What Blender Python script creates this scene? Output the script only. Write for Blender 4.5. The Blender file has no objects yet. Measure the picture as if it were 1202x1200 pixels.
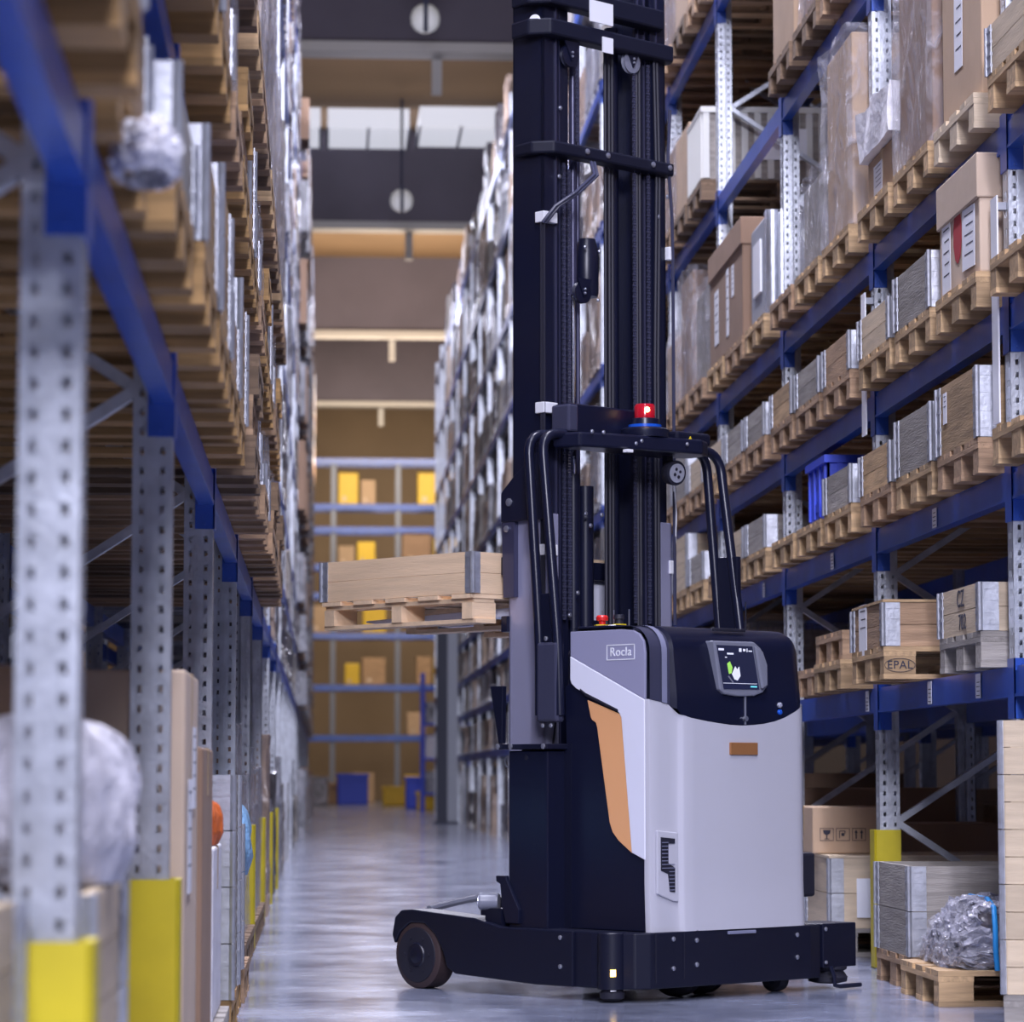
import bpy, math, random
from mathutils import Matrix, Vector
random.seed(7)
S = bpy.context.scene
COL = S.collection
PI = math.pi

# ------------------------------------------------------------------ camera
cd = bpy.data.cameras.new('camera'); cam = bpy.data.objects.new('camera', cd); COL.objects.link(cam)
cd.sensor_fit = 'HORIZONTAL'; cd.sensor_width = 36.0
cd.lens = 36.0 * 3576.0 / 1202.0
YAW, PITCH = math.radians(3.5549), math.radians(4.9863)
cam.location = (0, 0, .92)
cam.rotation_euler = (PI/2 + PITCH, 0, -YAW)
cd.clip_end = 400; cd.clip_start = .1
cd.dof.use_dof = True; cd.dof.focus_distance = 12.75; cd.dof.aperture_fstop = 3.9
S.camera = cam

# ------------------------------------------------------------------ world, lights, exposure
w = bpy.data.worlds.new('world'); S.world = w; w.use_nodes = True
bg = w.node_tree.nodes['Background']
bg.inputs[0].default_value = (.42, .46, 1.0, 1); bg.inputs[1].default_value = .04
S.view_settings.view_transform = 'Standard'; S.view_settings.look = 'None'
S.view_settings.gamma = 1.0; S.view_settings.use_curve_mapping = False
S.view_settings.exposure = 0.12

def area(name, loc, rot, sx, sy, power, col):
    d = bpy.data.lights.new(name, 'AREA'); d.shape = 'RECTANGLE'; d.size = sx; d.size_y = sy
    d.energy = power; d.color = col
    o = bpy.data.objects.new(name, d); COL.objects.link(o); o.location = loc; o.rotation_euler = rot
    return o
COOL = (.82, .82, 1.0)
# added fill lights high behind the camera, aimed down the aisle
area('fill_light', (-.2, -9, 9.5), (math.radians(52), 0, 0), 3.5, 3.5, 3500, COOL)
area('fill_light', (-7, -7, 10), (math.radians(45), 0, math.radians(-30)), 4, 4, 450, COOL)
LAMP_Y = [-2, 5, 12, 19, 26, 33, 40]

# ------------------------------------------------------------------ materials
MATS = {}
def mat(name, col, rough=.5, metal=0.0, var=.0, scale=8.0, bump=0.0, bscale=60.0, spec=.5, stretch=(1,1,1),
        col2=None, emit=None, estr=0.0, rand=0.0, coat=0.0, alpha=None, detail=4.0):
    if name in MATS: return MATS[name]
    m = bpy.data.materials.new(name); m.use_nodes = True; MATS[name] = m
    nt = m.node_tree; N = nt.nodes; Lk = nt.links; p = N['Principled BSDF']
    p.inputs['Base Color'].default_value = (*col, 1); p.inputs['Roughness'].default_value = rough
    p.inputs['Metallic'].default_value = metal; p.inputs['Specular IOR Level'].default_value = spec
    p.inputs['Coat Weight'].default_value = coat
    tc = N.new('ShaderNodeTexCoord'); mp = N.new('ShaderNodeMapping'); Lk.new(tc.outputs['Object'], mp.inputs[0])
    mp.inputs['Scale'].default_value = stretch
    oi = N.new('ShaderNodeObjectInfo')
    if var or col2:
        addv = N.new('ShaderNodeVectorMath'); addv.operation = 'MULTIPLY_ADD'
        Lk.new(oi.outputs['Random'], addv.inputs[0]); addv.inputs[1].default_value = (17, 31, 23)
        Lk.new(mp.outputs[0], addv.inputs[2])
        nz = N.new('ShaderNodeTexNoise'); nz.inputs['Scale'].default_value = scale; nz.inputs['Detail'].default_value = detail
        Lk.new(addv.outputs[0], nz.inputs['Vector'])
        rp = N.new('ShaderNodeValToRGB'); Lk.new(nz.outputs[0], rp.inputs[0])
        c2 = col2 or tuple(c*(1-var) for c in col)
        rp.color_ramp.elements[0].position = .32; rp.color_ramp.elements[0].color = (*c2, 1)
        rp.color_ramp.elements[1].position = .66; rp.color_ramp.elements[1].color = (*col, 1)
        out = rp.outputs[0]
        if rand:
            hs = N.new('ShaderNodeHueSaturation'); mr = N.new('ShaderNodeMapRange')
            Lk.new(oi.outputs['Random'], mr.inputs[0]); mr.inputs[3].default_value = 1-rand; mr.inputs[4].default_value = 1+rand
            Lk.new(mr.outputs[0], hs.inputs['Value']); Lk.new(out, hs.inputs['Color']); out = hs.outputs[0]
        Lk.new(out, p.inputs['Base Color'])
    if bump:
        nb = N.new('ShaderNodeTexNoise'); nb.inputs['Scale'].default_value = bscale; nb.inputs['Detail'].default_value = 3
        Lk.new(mp.outputs[0], nb.inputs['Vector'])
        bp = N.new('ShaderNodeBump'); bp.inputs['Strength'].default_value = bump; bp.inputs['Distance'].default_value = .02
        Lk.new(nb.outputs[0], bp.inputs['Height']); Lk.new(bp.outputs[0], p.inputs['Normal'])
    if emit:
        p.inputs['Emission Color'].default_value = (*emit, 1); p.inputs['Emission Strength'].default_value = estr
    if alpha is not None: p.inputs['Alpha'].default_value = alpha
    return m
M = {}
M['wood'] = mat('wood_fresh', (.54,.36,.19), .75, 0, .42, 6, .15, 30, stretch=(.5,6,6), rand=.28)
M['wood_lit'] = mat('wood_lit', (.86,.63,.41), .7, 0, .18, 4, .10, 30, stretch=(.5,6,6), rand=.08)  # lit copy of the wood: light on the fork load is in its colour
M['wood_amber'] = mat('wood_amber', (.44,.26,.10), .78, 0, .45, 6, .15, 30, stretch=(.5,6,6), rand=.25)
M['wood_pale'] = mat('wood_pale', (.66,.53,.37), .7, 0, .22, 5, .12, 30, stretch=(.5,5,5), rand=.12)
M['wood_grey'] = mat('wood_grey', (.36,.33,.30), .8, 0, .35, 6, .2, 30, stretch=(.5,6,6), rand=.2)
M['wood_brown'] = mat('wood_brown', (.42,.27,.16), .8, 0, .4, 6, .2, 30, stretch=(.5,6,6), rand=.2)
M['wood_dark'] = mat('wood_dark', (.24,.16,.10), .85, 0, .4, 6, .2, 30, stretch=(.5,6,6), rand=.2)
for _w in ('wood_fresh','wood_lit','wood_amber','wood_pale','wood_grey','wood_brown','wood_dark'):
    _k = 'wood' if _w == 'wood_fresh' else _w
    _m = M[_k].copy(); _m.name = _w+'_cross'
    for _n in _m.node_tree.nodes:
        if _n.type == 'MAPPING': _n.inputs['Scale'].default_value = (6,.5,6)
    M[_k+'_y'] = _m
M['card'] = mat('cardboard', (.50,.35,.23), .8, 0, .12, 3, .05, 20, rand=.12)
M['card_pale'] = mat('cardboard_pale', (.62,.48,.36), .8, 0, .1, 3, .05, 20, rand=.1)
M['card_dark'] = mat('cardboard_dark', (.33,.21,.14), .8, 0, .15, 3, .05, 20, rand=.12)
M['paper'] = mat('paper', (.86,.87,.92), .6)
M['ink'] = mat('ink', (.03,.03,.05), .7)
M['red_ink'] = mat('red_print', (.42,.02,.03), .6)
M['tape'] = mat('parcel_tape', (.48,.34,.17), .35)
M['galv'] = mat('galvanised_steel', (.62,.65,.71), .36, .75, .25, 14, .06, 60, rand=.06)
M['hinge'] = mat('hinge_zinc', (.60,.62,.68), .38, .7, .25, 18, .05, 60)
M['blue'] = mat('rack_blue', (.018,.085,.46), .30, 0, .22, 4, .03, 40, spec=.7)
M['yellow'] = mat('guard_yellow', (.62,.50,.012), .5, 0, .18, 5)
M['crate'] = mat('crate_blue', (.03,.07,.62), .4)
M['wrap'] = mat('stretch_wrap_grey', (.36,.36,.40), .2, 0, .6, 5, .9, 11, spec=.55, rand=.25)
M['wrap_tan'] = mat('stretch_wrap_tan', (.38,.28,.21), .2, 0, .4, 4, .8, 10, spec=.5, rand=.25, col2=(.24,.18,.15))
M['wrap_white'] = mat('foam_white', (.86,.85,.90), .55, 0, .15, 8, .5, 14, rand=.05)
M['wrap_dark'] = mat('stretch_wrap_dark', (.10,.09,.10), .12, 0, .5, 5, .9, 9, spec=1.0, rand=.3)
M['bag_blue'] = mat('bag_blue', (.30,.55,.85), .25, 0, .3, 10, .8, 25)
M['orange_bag'] = mat('bag_orange', (.75,.16,.03), .5, 0, .2, 10, .4, 20)
M['strap'] = mat('strap_blue', (.02,.30,.75), .4)
M['dark_tub'] = mat('tub_dark', (.06,.06,.09), .5)
M['foam_film'] = mat('foam_film', (.66,.65,.72), .35, 0, .25, 14, .8, 24)
M['crinkle'] = mat('crinkled_film', (.42,.42,.50), .13, 0, .6, 9, 1.0, 26, spec=1.0)
M['ribbed'] = mat('ribbed_pale', (.70,.70,.66), .45)
M['yellow_box'] = mat('box_yellow', (.72,.48,.03), .5, rand=.1, var=.1)
# truck
M['navy'] = mat('truck_black', (.005,.0062,.020), .42, 0, .0, spec=.38)
M['matte'] = mat('truck_black_matte', (.005,.006,.019), .6, 0, .0, spec=.3)
M['navy2'] = mat('truck_black_satin', (.006,.0075,.024), .30, 0, .0, spec=.45)
M['mast'] = mat('mast_black', (.006,.0075,.024), .34, .0, .0, spec=.45)
M['mast_outer'] = mat('mast_outer_grey', (.34,.34,.48), .30, .3)
M['mast_grey'] = mat('mast_grey', (.05,.05,.10), .30, .3)
M['white'] = mat('truck_white_shaded', (.52,.52,.585), .34, 0, .0, spec=.45)  # white of the rear face, its shade put into the colour
M['side_white'] = mat('truck_bright_white', (.80,.81,.93), .3, 0)
M['side_grey'] = mat('truck_side_grey', (.31,.31,.45), .28, 0)
M['arch'] = mat('truck_arch_grey', (.045,.047,.085), .35, 0)
M['arch_l'] = mat('truck_arch_trim', (.22,.23,.34), .3, 0)
M['orange'] = mat('truck_orange', (.84,.42,.19), .4)
M['badge'] = mat('badge_bronze', (.36,.16,.06), .4, .2)
M['chrome'] = mat('chrome', (.85,.87,.95), .12, 1.0)
M['rubber'] = mat('rubber_dark', (.012,.012,.025), .6)
M['tread'] = mat('tread_brown', (.045,.026,.028), .6)
M['bolt'] = mat('bolt_zinc', (.45,.47,.56), .3, .8)
M['bezel'] = mat('bezel_grey', (.20,.21,.27), .35)
M['screen'] = mat('screen_glass', (.01,.01,.03), .1, emit=(.02,.025,.06), estr=.5)
M['s_white'] = mat('screen_white', (.6,.6,.7), .4, emit=(.8,.85,1), estr=.45)
M['s_green'] = mat('screen_green', (.3,.6,.1), .4, emit=(.4,.9,.15), estr=.4)
M['s_cyan'] = mat('screen_cyan', (.1,.5,.6), .4, emit=(.2,.8,.9), estr=.6)
M['red'] = mat('beacon_red', (.38,.006,.02), .12, emit=(1,.02,.02), estr=.05)
M['beacon_on'] = mat('beacon_filament', (1,.7,.4), .3, emit=(1,.62,.25), estr=9)
M['amber_on'] = mat('amber_led', (1,.6,.1), .3, emit=(1,.62,.14), estr=7)
M['led_blue'] = mat('ring_blue', (.01,.09,.55), .25)
M['lens'] = mat('lamp_lens', (.55,.57,.68), .15, .4)
M['tag_yellow'] = mat('warning_yellow', (.75,.58,.02), .5)
M['btn_red'] = mat('button_red', (.70,.02,.02), .35)
M['clip'] = mat('white_clip', (.80,.81,.86), .5)
# building
M['beam_dark'] = mat('girder_dark', (.13,.115,.15), .8, 0, .2, .6)
M['roof'] = mat('roof_brown', (.25,.155,.08), .85, 0, .25, .25)
M['flange'] = mat('flange_light', (.50,.48,.46), .6)
M['wall_far'] = mat('wall_tan', (.36,.26,.17), .85, 0, .2, .3)
M['wall_side'] = mat('wall_dark', (.10,.09,.10), .9)
M['skylight'] = mat('skylight_panel', (.8,.8,.85), .4, emit=(.80,.82,.92), estr=.60)
M['lamp_on'] = mat('lamp_emitter', (.9,.9,.95), .4, emit=(.95,.96,1), estr=6.0)
M['lamp_disc'] = mat('bell_reflector', (.62,.62,.64), .4, emit=(.8,.8,.82), estr=.22)
M['steel_dark'] = mat('steel_dark', (.035,.04,.075), .5)
M['steel_mid'] = mat('steel_mid', (.19,.21,.27), .55, .2)
M['steel_grey'] = mat('steel_grey', (.40,.42,.48), .5, .2)

def floor_mat():
    m = bpy.data.materials.new('polished_concrete'); m.use_nodes = True
    nt = m.node_tree; N = nt.nodes; L = nt.links; p = N['Principled BSDF']
    tc = N.new('ShaderNodeTexCoord')
    n1 = N.new('ShaderNodeTexNoise'); n1.inputs['Scale'].default_value = 1.3; n1.inputs['Detail'].default_value = 8; n1.inputs['Roughness'].default_value = .65
    n2 = N.new('ShaderNodeTexNoise'); n2.inputs['Scale'].default_value = 9; n2.inputs['Detail'].default_value = 6
    L.new(tc.outputs['Object'], n1.inputs['Vector']); L.new(tc.outputs['Object'], n2.inputs['Vector'])
    mx = N.new('ShaderNodeMix'); mx.data_type = 'FLOAT'; mx.inputs[0].default_value = .4
    L.new(n1.outputs[0], mx.inputs[2]); L.new(n2.outputs[0], mx.inputs[3])
    r = N.new('ShaderNodeValToRGB'); L.new(mx.outputs[0], r.inputs[0])
    r.color_ramp.elements[0].position = .30; r.color_ramp.elements[0].color = (.13,.145,.21,1)
    r.color_ramp.elements[1].position = .68; r.color_ramp.elements[1].color = (.30,.33,.44,1)
    L.new(r.outputs[0], p.inputs['Base Color'])
    rr = N.new('ShaderNodeMapRange'); L.new(n1.outputs[0], rr.inputs[0]); rr.inputs[1].default_value = .3; rr.inputs[2].default_value = .7
    rr.inputs[3].default_value = .10; rr.inputs[4].default_value = .26
    L.new(rr.outputs[0], p.inputs['Roughness'])
    p.inputs['Specular IOR Level'].default_value = .6
    b = N.new('ShaderNodeBump'); b.inputs['Strength'].default_value = .12; b.inputs['Distance'].default_value = .01
    L.new(n2.outputs[0], b.inputs['Height']); L.new(b.outputs[0], p.inputs['Normal'])
    return m
M['floor'] = floor_mat()

def film_mat():
    m = bpy.data.materials.new('clear_film'); m.use_nodes = True
    nt = m.node_tree; N = nt.nodes; L = nt.links; p = N['Principled BSDF']; out = N['Material Output']
    p.inputs['Base Color'].default_value = (.55,.55,.62,1); p.inputs['Roughness'].default_value = .10
    tc = N.new('ShaderNodeTexCoord'); mp = N.new('ShaderNodeMapping'); mp.inputs['Scale'].default_value = (1,1,.45)
    L.new(tc.outputs['Object'], mp.inputs[0])
    n = N.new('ShaderNodeTexNoise'); n.inputs['Scale'].default_value = 12; n.inputs['Detail'].default_value = 8; n.inputs['Distortion'].default_value = 1.6
    L.new(mp.outputs[0], n.inputs['Vector'])
    b = N.new('ShaderNodeBump'); b.inputs['Strength'].default_value = 1.0; b.inputs['Distance'].default_value = .05
    L.new(n.outputs[0], b.inputs['Height']); L.new(b.outputs[0], p.inputs['Normal'])
    t = N.new('ShaderNodeBsdfTransparent'); mx = N.new('ShaderNodeMixShader')
    mr = N.new('ShaderNodeMapRange'); L.new(n.outputs[0], mr.inputs[0]); mr.inputs[1].default_value = .35; mr.inputs[2].default_value = .7
    mr.inputs[3].default_value = .05; mr.inputs[4].default_value = .48
    L.new(mr.outputs[0], mx.inputs[0]); L.new(t.outputs[0], mx.inputs[1]); L.new(p.outputs[0], mx.inputs[2])
    L.new(mx.outputs[0], out.inputs['Surface'])
    return m
M['film'] = film_mat()

# ------------------------------------------------------------------ mesh helpers
class MB:
    def __init__(s): s.v = []; s.f = []
    def quadbox(s, P):
        n = len(s.v); s.v += [tuple(p) for p in P]
        for q in ((0,3,2,1),(4,5,6,7),(0,1,5,4),(1,2,6,5),(2,3,7,6),(3,0,4,7)): s.f.append(tuple(n+i for i in q))
        return s
    def box(s, x0,y0,z0,x1,y1,z1):
        return s.quadbox([(x0,y0,z0),(x1,y0,z0),(x1,y1,z0),(x0,y1,z0),(x0,y0,z1),(x1,y0,z1),(x1,y1,z1),(x0,y1,z1)])
    def bar(s, p, q, wd, ht, up=(0,0,1)):
        p = Vector(p); q = Vector(q); d = (q-p).normalized(); u = Vector(up)
        sd = d.cross(u)
        if sd.length < 1e-4: sd = d.cross(Vector((1,0,0)))
        sd.normalize(); u = sd.cross(d)
        a = sd*wd/2; b = u*ht/2
        return s.quadbox([p-a-b, p+a-b, q+a-b, q-a-b, p-a+b, p+a+b, q+a+b, q-a+b])
    def cyl(s, p, q, r, r2=None, n=14, caps=True):
        p = Vector(p); q = Vector(q); r2 = r if r2 is None else r2
        d = (q-p).normalized(); a = d.orthogonal().normalized(); b = d.cross(a)
        k = len(s.v)
        for c, rr in ((p, r), (q, r2)):
            for i in range(n):
                t = 2*PI*i/n; s.v.append(tuple(c + a*rr*math.cos(t) + b*rr*math.sin(t)))
        for i in range(n):
            j = (i+1) % n; s.f.append((k+i, k+j, k+n+j, k+n+i))
        if caps: s.f.append(tuple(k+i for i in reversed(range(n)))); s.f.append(tuple(k+n+i for i in range(n)))
        return s
    def lathe(s, prof, c=(0,0,0), ax=(0,0,1), n=20):
        ax = Vector(ax).normalized(); a = ax.orthogonal().normalized(); b = ax.cross(a); c = Vector(c); k = len(s.v)
        for r, z in prof:
            for i in range(n):
                t = 2*PI*i/n; s.v.append(tuple(c + ax*z + a*r*math.cos(t) + b*r*math.sin(t)))
        m = len(prof)
        for j in range(m-1):
            for i in range(n):
                i2 = (i+1) % n; s.f.append((k+j*n+i, k+j*n+i2, k+(j+1)*n+i2, k+(j+1)*n+i))
        s.f.append(tuple(k+i for i in reversed(range(n)))); s.f.append(tuple(k+(m-1)*n+i for i in range(n)))
        return s
    def tube(s, pts, r, n=10):
        P = [Vector(p) for p in pts]; k = len(s.v); m = len(P); ref = None
        for i, p in enumerate(P):
            d = ((P[min(i+1,m-1)]-P[max(i-1,0)])).normalized()
            if ref is None: ref = d.orthogonal().normalized()
            a = (ref - d*ref.dot(d)).normalized(); ref = a; b = d.cross(a)
            for j in range(n):
                t = 2*PI*j/n; s.v.append(tuple(p + a*r*math.cos(t) + b*r*math.sin(t)))
        for i in range(m-1):
            for j in range(n):
                j2 = (j+1) % n; s.f.append((k+i*n+j, k+i*n+j2, k+(i+1)*n+j2, k+(i+1)*n+j))
        s.f.append(tuple(k+j for j in reversed(range(n)))); s.f.append(tuple(k+(m-1)*n+j for j in range(n)))
        return s
    def prism(s, poly, fn, d0, d1):
        # poly: 2-D points; fn(u, v, d) -> 3-D
        k = len(s.v); n = len(poly)
        for d in (d0, d1):
            for u, v in poly: s.v.append(tuple(fn(u, v, d)))
        for i in range(n):
            j = (i+1) % n; s.f.append((k+i, k+j, k+n+j, k+n+i))
        s.f.append(tuple(k+i for i in reversed(range(n)))); s.f.append(tuple(k+n+i for i in range(n)))
        return s
    def grid(s, nu, nv, fn):
        k = len(s.v)
        for i in range(nu+1):
            for j in range(nv+1): s.v.append(tuple(fn(i/nu, j/nv)))
        for i in range(nu):
            for j in range(nv):
                a = k+i*(nv+1)+j; s.f.append((a, a+nv+1, a+nv+2, a+1))
        return s
    def mesh(s, name, m, smooth=False):
        me = bpy.data.meshes.new(name); me.from_pydata(s.v, [], s.f); me.update()
        import bmesh
        bm = bmesh.new(); bm.from_mesh(me); bmesh.ops.recalc_face_normals(bm, faces=bm.faces); bm.to_mesh(me); bm.free()
        if m is not None: me.materials.append(M[m] if isinstance(m, str) else m)
        if smooth:
            for p in me.polygons: p.use_smooth = True
        return me
    def build(s, name, m, parent=None, smooth=False, bevel=0, loc=None, rot=None):
        o = link(name, s.mesh(name, m, smooth), parent, loc, rot)
        if bevel:
            b = o.modifiers.new('bevel', 'BEVEL'); b.width = bevel; b.segments = 2; b.limit_method = 'ANGLE'
        if smooth:
            e = o.modifiers.new('split', 'EDGE_SPLIT'); e.split_angle = math.radians(38)
        return o
def link(name, me, parent=None, loc=None, rot=None):
    o = bpy.data.objects.new(name, me); COL.objects.link(o)
    if parent: o.parent = parent
    if loc: o.location = loc
    if rot: o.rotation_euler = rot
    return o
def tag(o, label=None, cat=None, group=None, kind=None):
    if label:
        o['label'] = label
        if len(label.split()) > 16: print('LONG', label)
    if cat: o['category'] = cat
    if group: o['group'] = group
    if kind: o['kind'] = kind
    return o
def empty(name, loc=(0,0,0), rz=0):
    o = bpy.data.objects.new(name, None); COL.objects.link(o); o.location = loc; o.rotation_euler = (0,0,rz)
    o.empty_display_size = .1
    return o
CACHE = {}
def cached(key, m, fn, smooth=False):
    k = (key, m)
    if k not in CACHE: CACHE[k] = fn().mesh(str(key[0] if isinstance(key, tuple) else key), m, smooth)
    return CACHE[k]
def text_mesh(s, size, m, name='lettering', depth=.001):
    c = bpy.data.curves.new(name, 'FONT'); c.body = s; c.size = size; c.extrude = depth
    c.align_x = 'CENTER'; c.align_y = 'CENTER'; c.offset = size*.006; c.space_character = 1.08
    o = bpy.data.objects.new(name, c); COL.objects.link(o)
    bpy.context.view_layer.update()
    me = bpy.data.meshes.new_from_object(o.evaluated_get(bpy.context.evaluated_depsgraph_get()))
    bpy.data.objects.remove(o); me.name = name
    me.materials.clear(); me.materials.append(M[m])
    return me
NUM = ['zero','one','two','three','four','five','six','seven','eight','nine','ten','eleven','twelve','thirteen','fourteen',
       'fifteen','sixteen','seventeen','eighteen','nineteen','twenty','twenty-one','twenty-two','twenty-three','twenty-four',
       'twenty-five','twenty-six','twenty-seven','twenty-eight','twenty-nine','thirty']

# ------------------------------------------------------------------ building
MB().box(-14,-14,-.3, 17,122,0).build('floor', 'floor')['kind'] = 'structure'
MB().box(-14,-14,16.2, 17,122,16.5).build('ceiling', 'roof')['kind'] = 'structure'
MB().box(-14.3,-14,0, -14,122,16.2).build('wall_left', 'wall_side')['kind'] = 'structure'
MB().box(17,-14,0, 17.3,122,16.2).build('wall_right', 'wall_side')['kind'] = 'structure'
MB().box(-14,122,0, 17,122.3,16.2).build('wall_far', 'wall_far')['kind'] = 'structure'
for i, y in enumerate((18.2, 35.9, 53.6, 71.3, 89.0, 106.0)):
    g = MB().box(-14,y,14.0, 17,y+.35,16.2).build('trim_%d' % (i+1), 'beam_dark'); g['kind'] = 'structure'
    MB().box(-14,y-.12,13.82, 17,y+.47,14.0).build('girder_flange', 'flange', g)
    if y > 50:
        for x in (-.6, 2.0, 4.6): MB().box(x-.09,y+.47,13.2, x+.09,y+.65,14.0).build('hanger_bracket', 'flange', g)
k = 0
for (x0, x1, y0) in ((-1.4,-.12,68.9),(.05,1.92,68.9),(2.15,4.05,68.6)):
    k += 1
    o = MB().box(x0,y0,15.72, x1,y0+2.2,16.2).build('window_%d' % k, 'skylight'); o['kind'] = 'structure'
    for xx in (x0, (x0+x1)/2, x1): MB().box(xx-.03,y0-.04,15.68, xx+.03,y0+2.24,15.74).build('window_frame', 'steel_grey', o)
# ceiling lamps over the aisle
for i, y in enumerate(LAMP_Y):
    t = empty('linear_ceiling_lamp', (1.15,y,12.3))
    tag(t, 'long white linear ceiling lamp over the aisle, %s from the camera' % NUM[i+1], 'lamp', 'aisle ceiling lamps')
    MB().box(-.12,-1.2,.02, .12,1.2,.1).build('housing', 'steel_grey', t)
    MB().box(-.10,-1.15,0, .10,1.15,.02).build('diffuser', 'lamp_on', t)
    MB().box(-.02,-.9,.1, .02,-.86,3.9).build('suspension_rod', 'steel_grey', t)
    MB().box(-.02,.86,.1, .02,.9,3.9).build('suspension_rod', 'steel_grey', t)
    area('aisle_light', (1.15,y,12.25), (0,0,0), .5, 2.4, 800, COOL)
for i, (x, y, z) in enumerate(((1.72,52,14.05),(1.7,67,13.7))):
    t = empty('bell_ceiling_lamp', (x,y,z))
    tag(t, ('round bell ceiling lamp at the very top of the aisle view','round bell ceiling lamp below the skylight panels')[i], 'lamp', 'bell ceiling lamps')
    MB().lathe([(.05,.25),(.14,.22),(.22,.14),(.255,.02),(.24,-.10),(.18,-.19),(.09,-.24)]).build('reflector', 'lamp_disc', t, True)
    MB().box(-.04,-.28,-.3, .04,-.24,.3).build('bracket', 'steel_dark', t)
    MB().cyl((0,0,.28),(0,0,2.3),.03).build('suspension_rod', 'steel_dark', t)
# added fill lights without fixtures; upturned ones brighten the ceiling and girders
area('far_fill_light', (2.5, 112, 13), (math.radians(40),0,0), 10, 2, 520, (1,.84,.66))
area('far_fill_light', (2, 95, 8.5), (PI,0,0), 6, 10, 1500, (1,.80,.60))
area('far_fill_light', (2, 79, 9.0), (PI-.35,0,0), 5, 8, 2300, (1,.82,.64))
area('far_fill_light', (3, 99, 13), (math.radians(25),0,0), 8, 3, 1000, (1,.86,.68))
area('far_fill_light', (1.2, 62, 12.9), (0,0,0), 1, 8, 480, COOL)
area('far_fill_light', (1.4, 60, 10.5), (PI-.3,0,0), 3, 3, 300, COOL)
area('far_fill_light', (1.4, 46, 10.5), (PI-.3,0,0), 3, 3, 300, COOL)
area('far_fill_light', (1.2, 80, 12.9), (0,0,0), 1, 8, 480, COOL)

# ------------------------------------------------------------------ pallet racks
def post_mesh(h):
    b = MB()
    # camera-side face (normal -y) at y=-.05: two strips with rungs so that the holes are open; aisle face (x=0) likewise
    b.box(0,-.05,0, .004,-.022,h); b.box(0,.022,0, .004,.05,h); b.box(0,-.006,0,.004,.006,h)
    n = int(h/.075)
    for i in range(n):
        z = i*.075
        b.box(.0002,-.022,z, .0038,-.006,z+.048); b.box(.0002,.006,z, .0038,.022,z+.048)
    for sy in (-1, 1):
        def pl(x0, x1, yo, z0, z1):
            a, c = sorted((sy*yo, sy*(yo-.004))); b.box(x0,a,z0, x1,c,z1)
        pl(0,.018,.05,0,h); pl(.031,.060,.05,0,h); pl(.038,.053,.054,0,h)
        pl(.058,.062,.050,0,h); a, c = sorted((sy*.05, sy*.040)); b.box(.060,a,0,.064,c,h)
        pl(.062,.072,.042,0,h); pl(.083,.10,.042,0,h)
        for i in range(int(h/.05)):
            z = i*.05; pl(.0182,.0308,.0498,z,z+.030); pl(.0722,.0828,.0418,z,z+.030)
    b.box(-.03,-.08,0,.12,.08,.008)
    return b
def far_post_mesh(h):
    b = MB(); b.box(0,-.05,0,.004,.05,h); b.box(0,-.05,0,.07,-.046,h); b.box(.066,-.036,0,.1,-.032,h); b.box(.0,.046,0,.07,.05,h)
    return b
def beam_mesh(L):
    b = MB()
    b.box(0,0,-.12, .05,L,-.018); b.box(.006,0,-.018,.05,L,0); b.box(-.004,0,-.12,.0,L,-.108)
    return b
def conn_mesh():
    b = MB(); b.box(-.006,-.056,-.205, .0,.056,.03); b.box(-.006,-.056,-.205,.062,-.0505,.03)
    for z in (-.185, .01): b.cyl((.03,-.062,z),(.03,-.056,z),.007,n=8)
    return b
RH = 10.9
def rack(name, label, X, dirx, y_first, pitch, frames, levels, near, depth=1.1, group='pallet racks'):
    """front face at X, rack extends to X+dirx*depth"""
    t = empty('pallet_rack', (X, 0, 0)); tag(t, label, 'rack', group)
    sx = dirx
    def put(nm, me, x, y, z, flip=False):
        o = link(nm, me, t, (x, y, z))
        if flip: o.scale = (-1, 1, 1)
        return o
    for i in range(frames):
        y = y_first + i*pitch
        me = cached(('upright_post',RH), 'galv', lambda: post_mesh(RH)) if i < near else cached(('upright_post_plain',RH), 'galv', lambda: far_post_mesh(RH))
        put('upright_post', me, 0, y, 0, sx < 0); put('upright_post', me, sx*depth, y, 0, sx > 0)
        if i < near+2:
            z = .12; fr = False; 
            zz = .10
            seq = 0
            while zz < RH-.7:
                z0, z1 = zz, zz+.6
                xa, xb = (.09, depth-.09)
                if seq % 2 == 0: xa, xb = xb, xa
                k = ('diagonal_brace', seq % 2, sx)
                def fn(xa=xa, xb=xb):
                    return MB().bar((sx*xa,0,0),(sx*xb,0,.6),.03,.045,(0,1,0))
                put('diagonal_brace', cached(k,'galv',fn), 0, y+(.012 if seq%2 else -.012), z0)
                zz += .6; seq += 1
        for lz in levels:
            if i < near:
                c = put('beam_connector', cached('beam_connector','blue',conn_mesh), 0, y, lz, sx < 0)
    stuff = MB()
    for i in range(frames-1):
        y0 = y_first + i*pitch + .052; L = pitch - .104
        for lz in levels:
            if i < near:
                me = cached(('load_beam', round(L,3)), 'blue', lambda: beam_mesh(L))
                put('load_beam', me, 0, y0, lz, sx < 0); put('load_beam', me, sx*depth, y0, lz, sx > 0)
            else:
                for xx in (0, sx*depth):
                    d = sx*.05 if xx == 0 else -sx*.05
                    stuff.box(min(xx,xx+d), y0, lz-.12, max(xx,xx+d), y0+L, lz)
    o = stuff.build('load_beam', 'blue', t); o['kind'] = 'stuff'
    return t
LR = [1.35, 2.12, 2.785, 3.51, 4.89, 6.29, 7.69, 9.09, 10.49]
LL = [1.98, 2.77, 3.51, 4.89, 6.29, 7.69, 9.09, 10.49]
XR, XL = 2.685, -.382
RY0, RP = 8.83, 2.92
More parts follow.
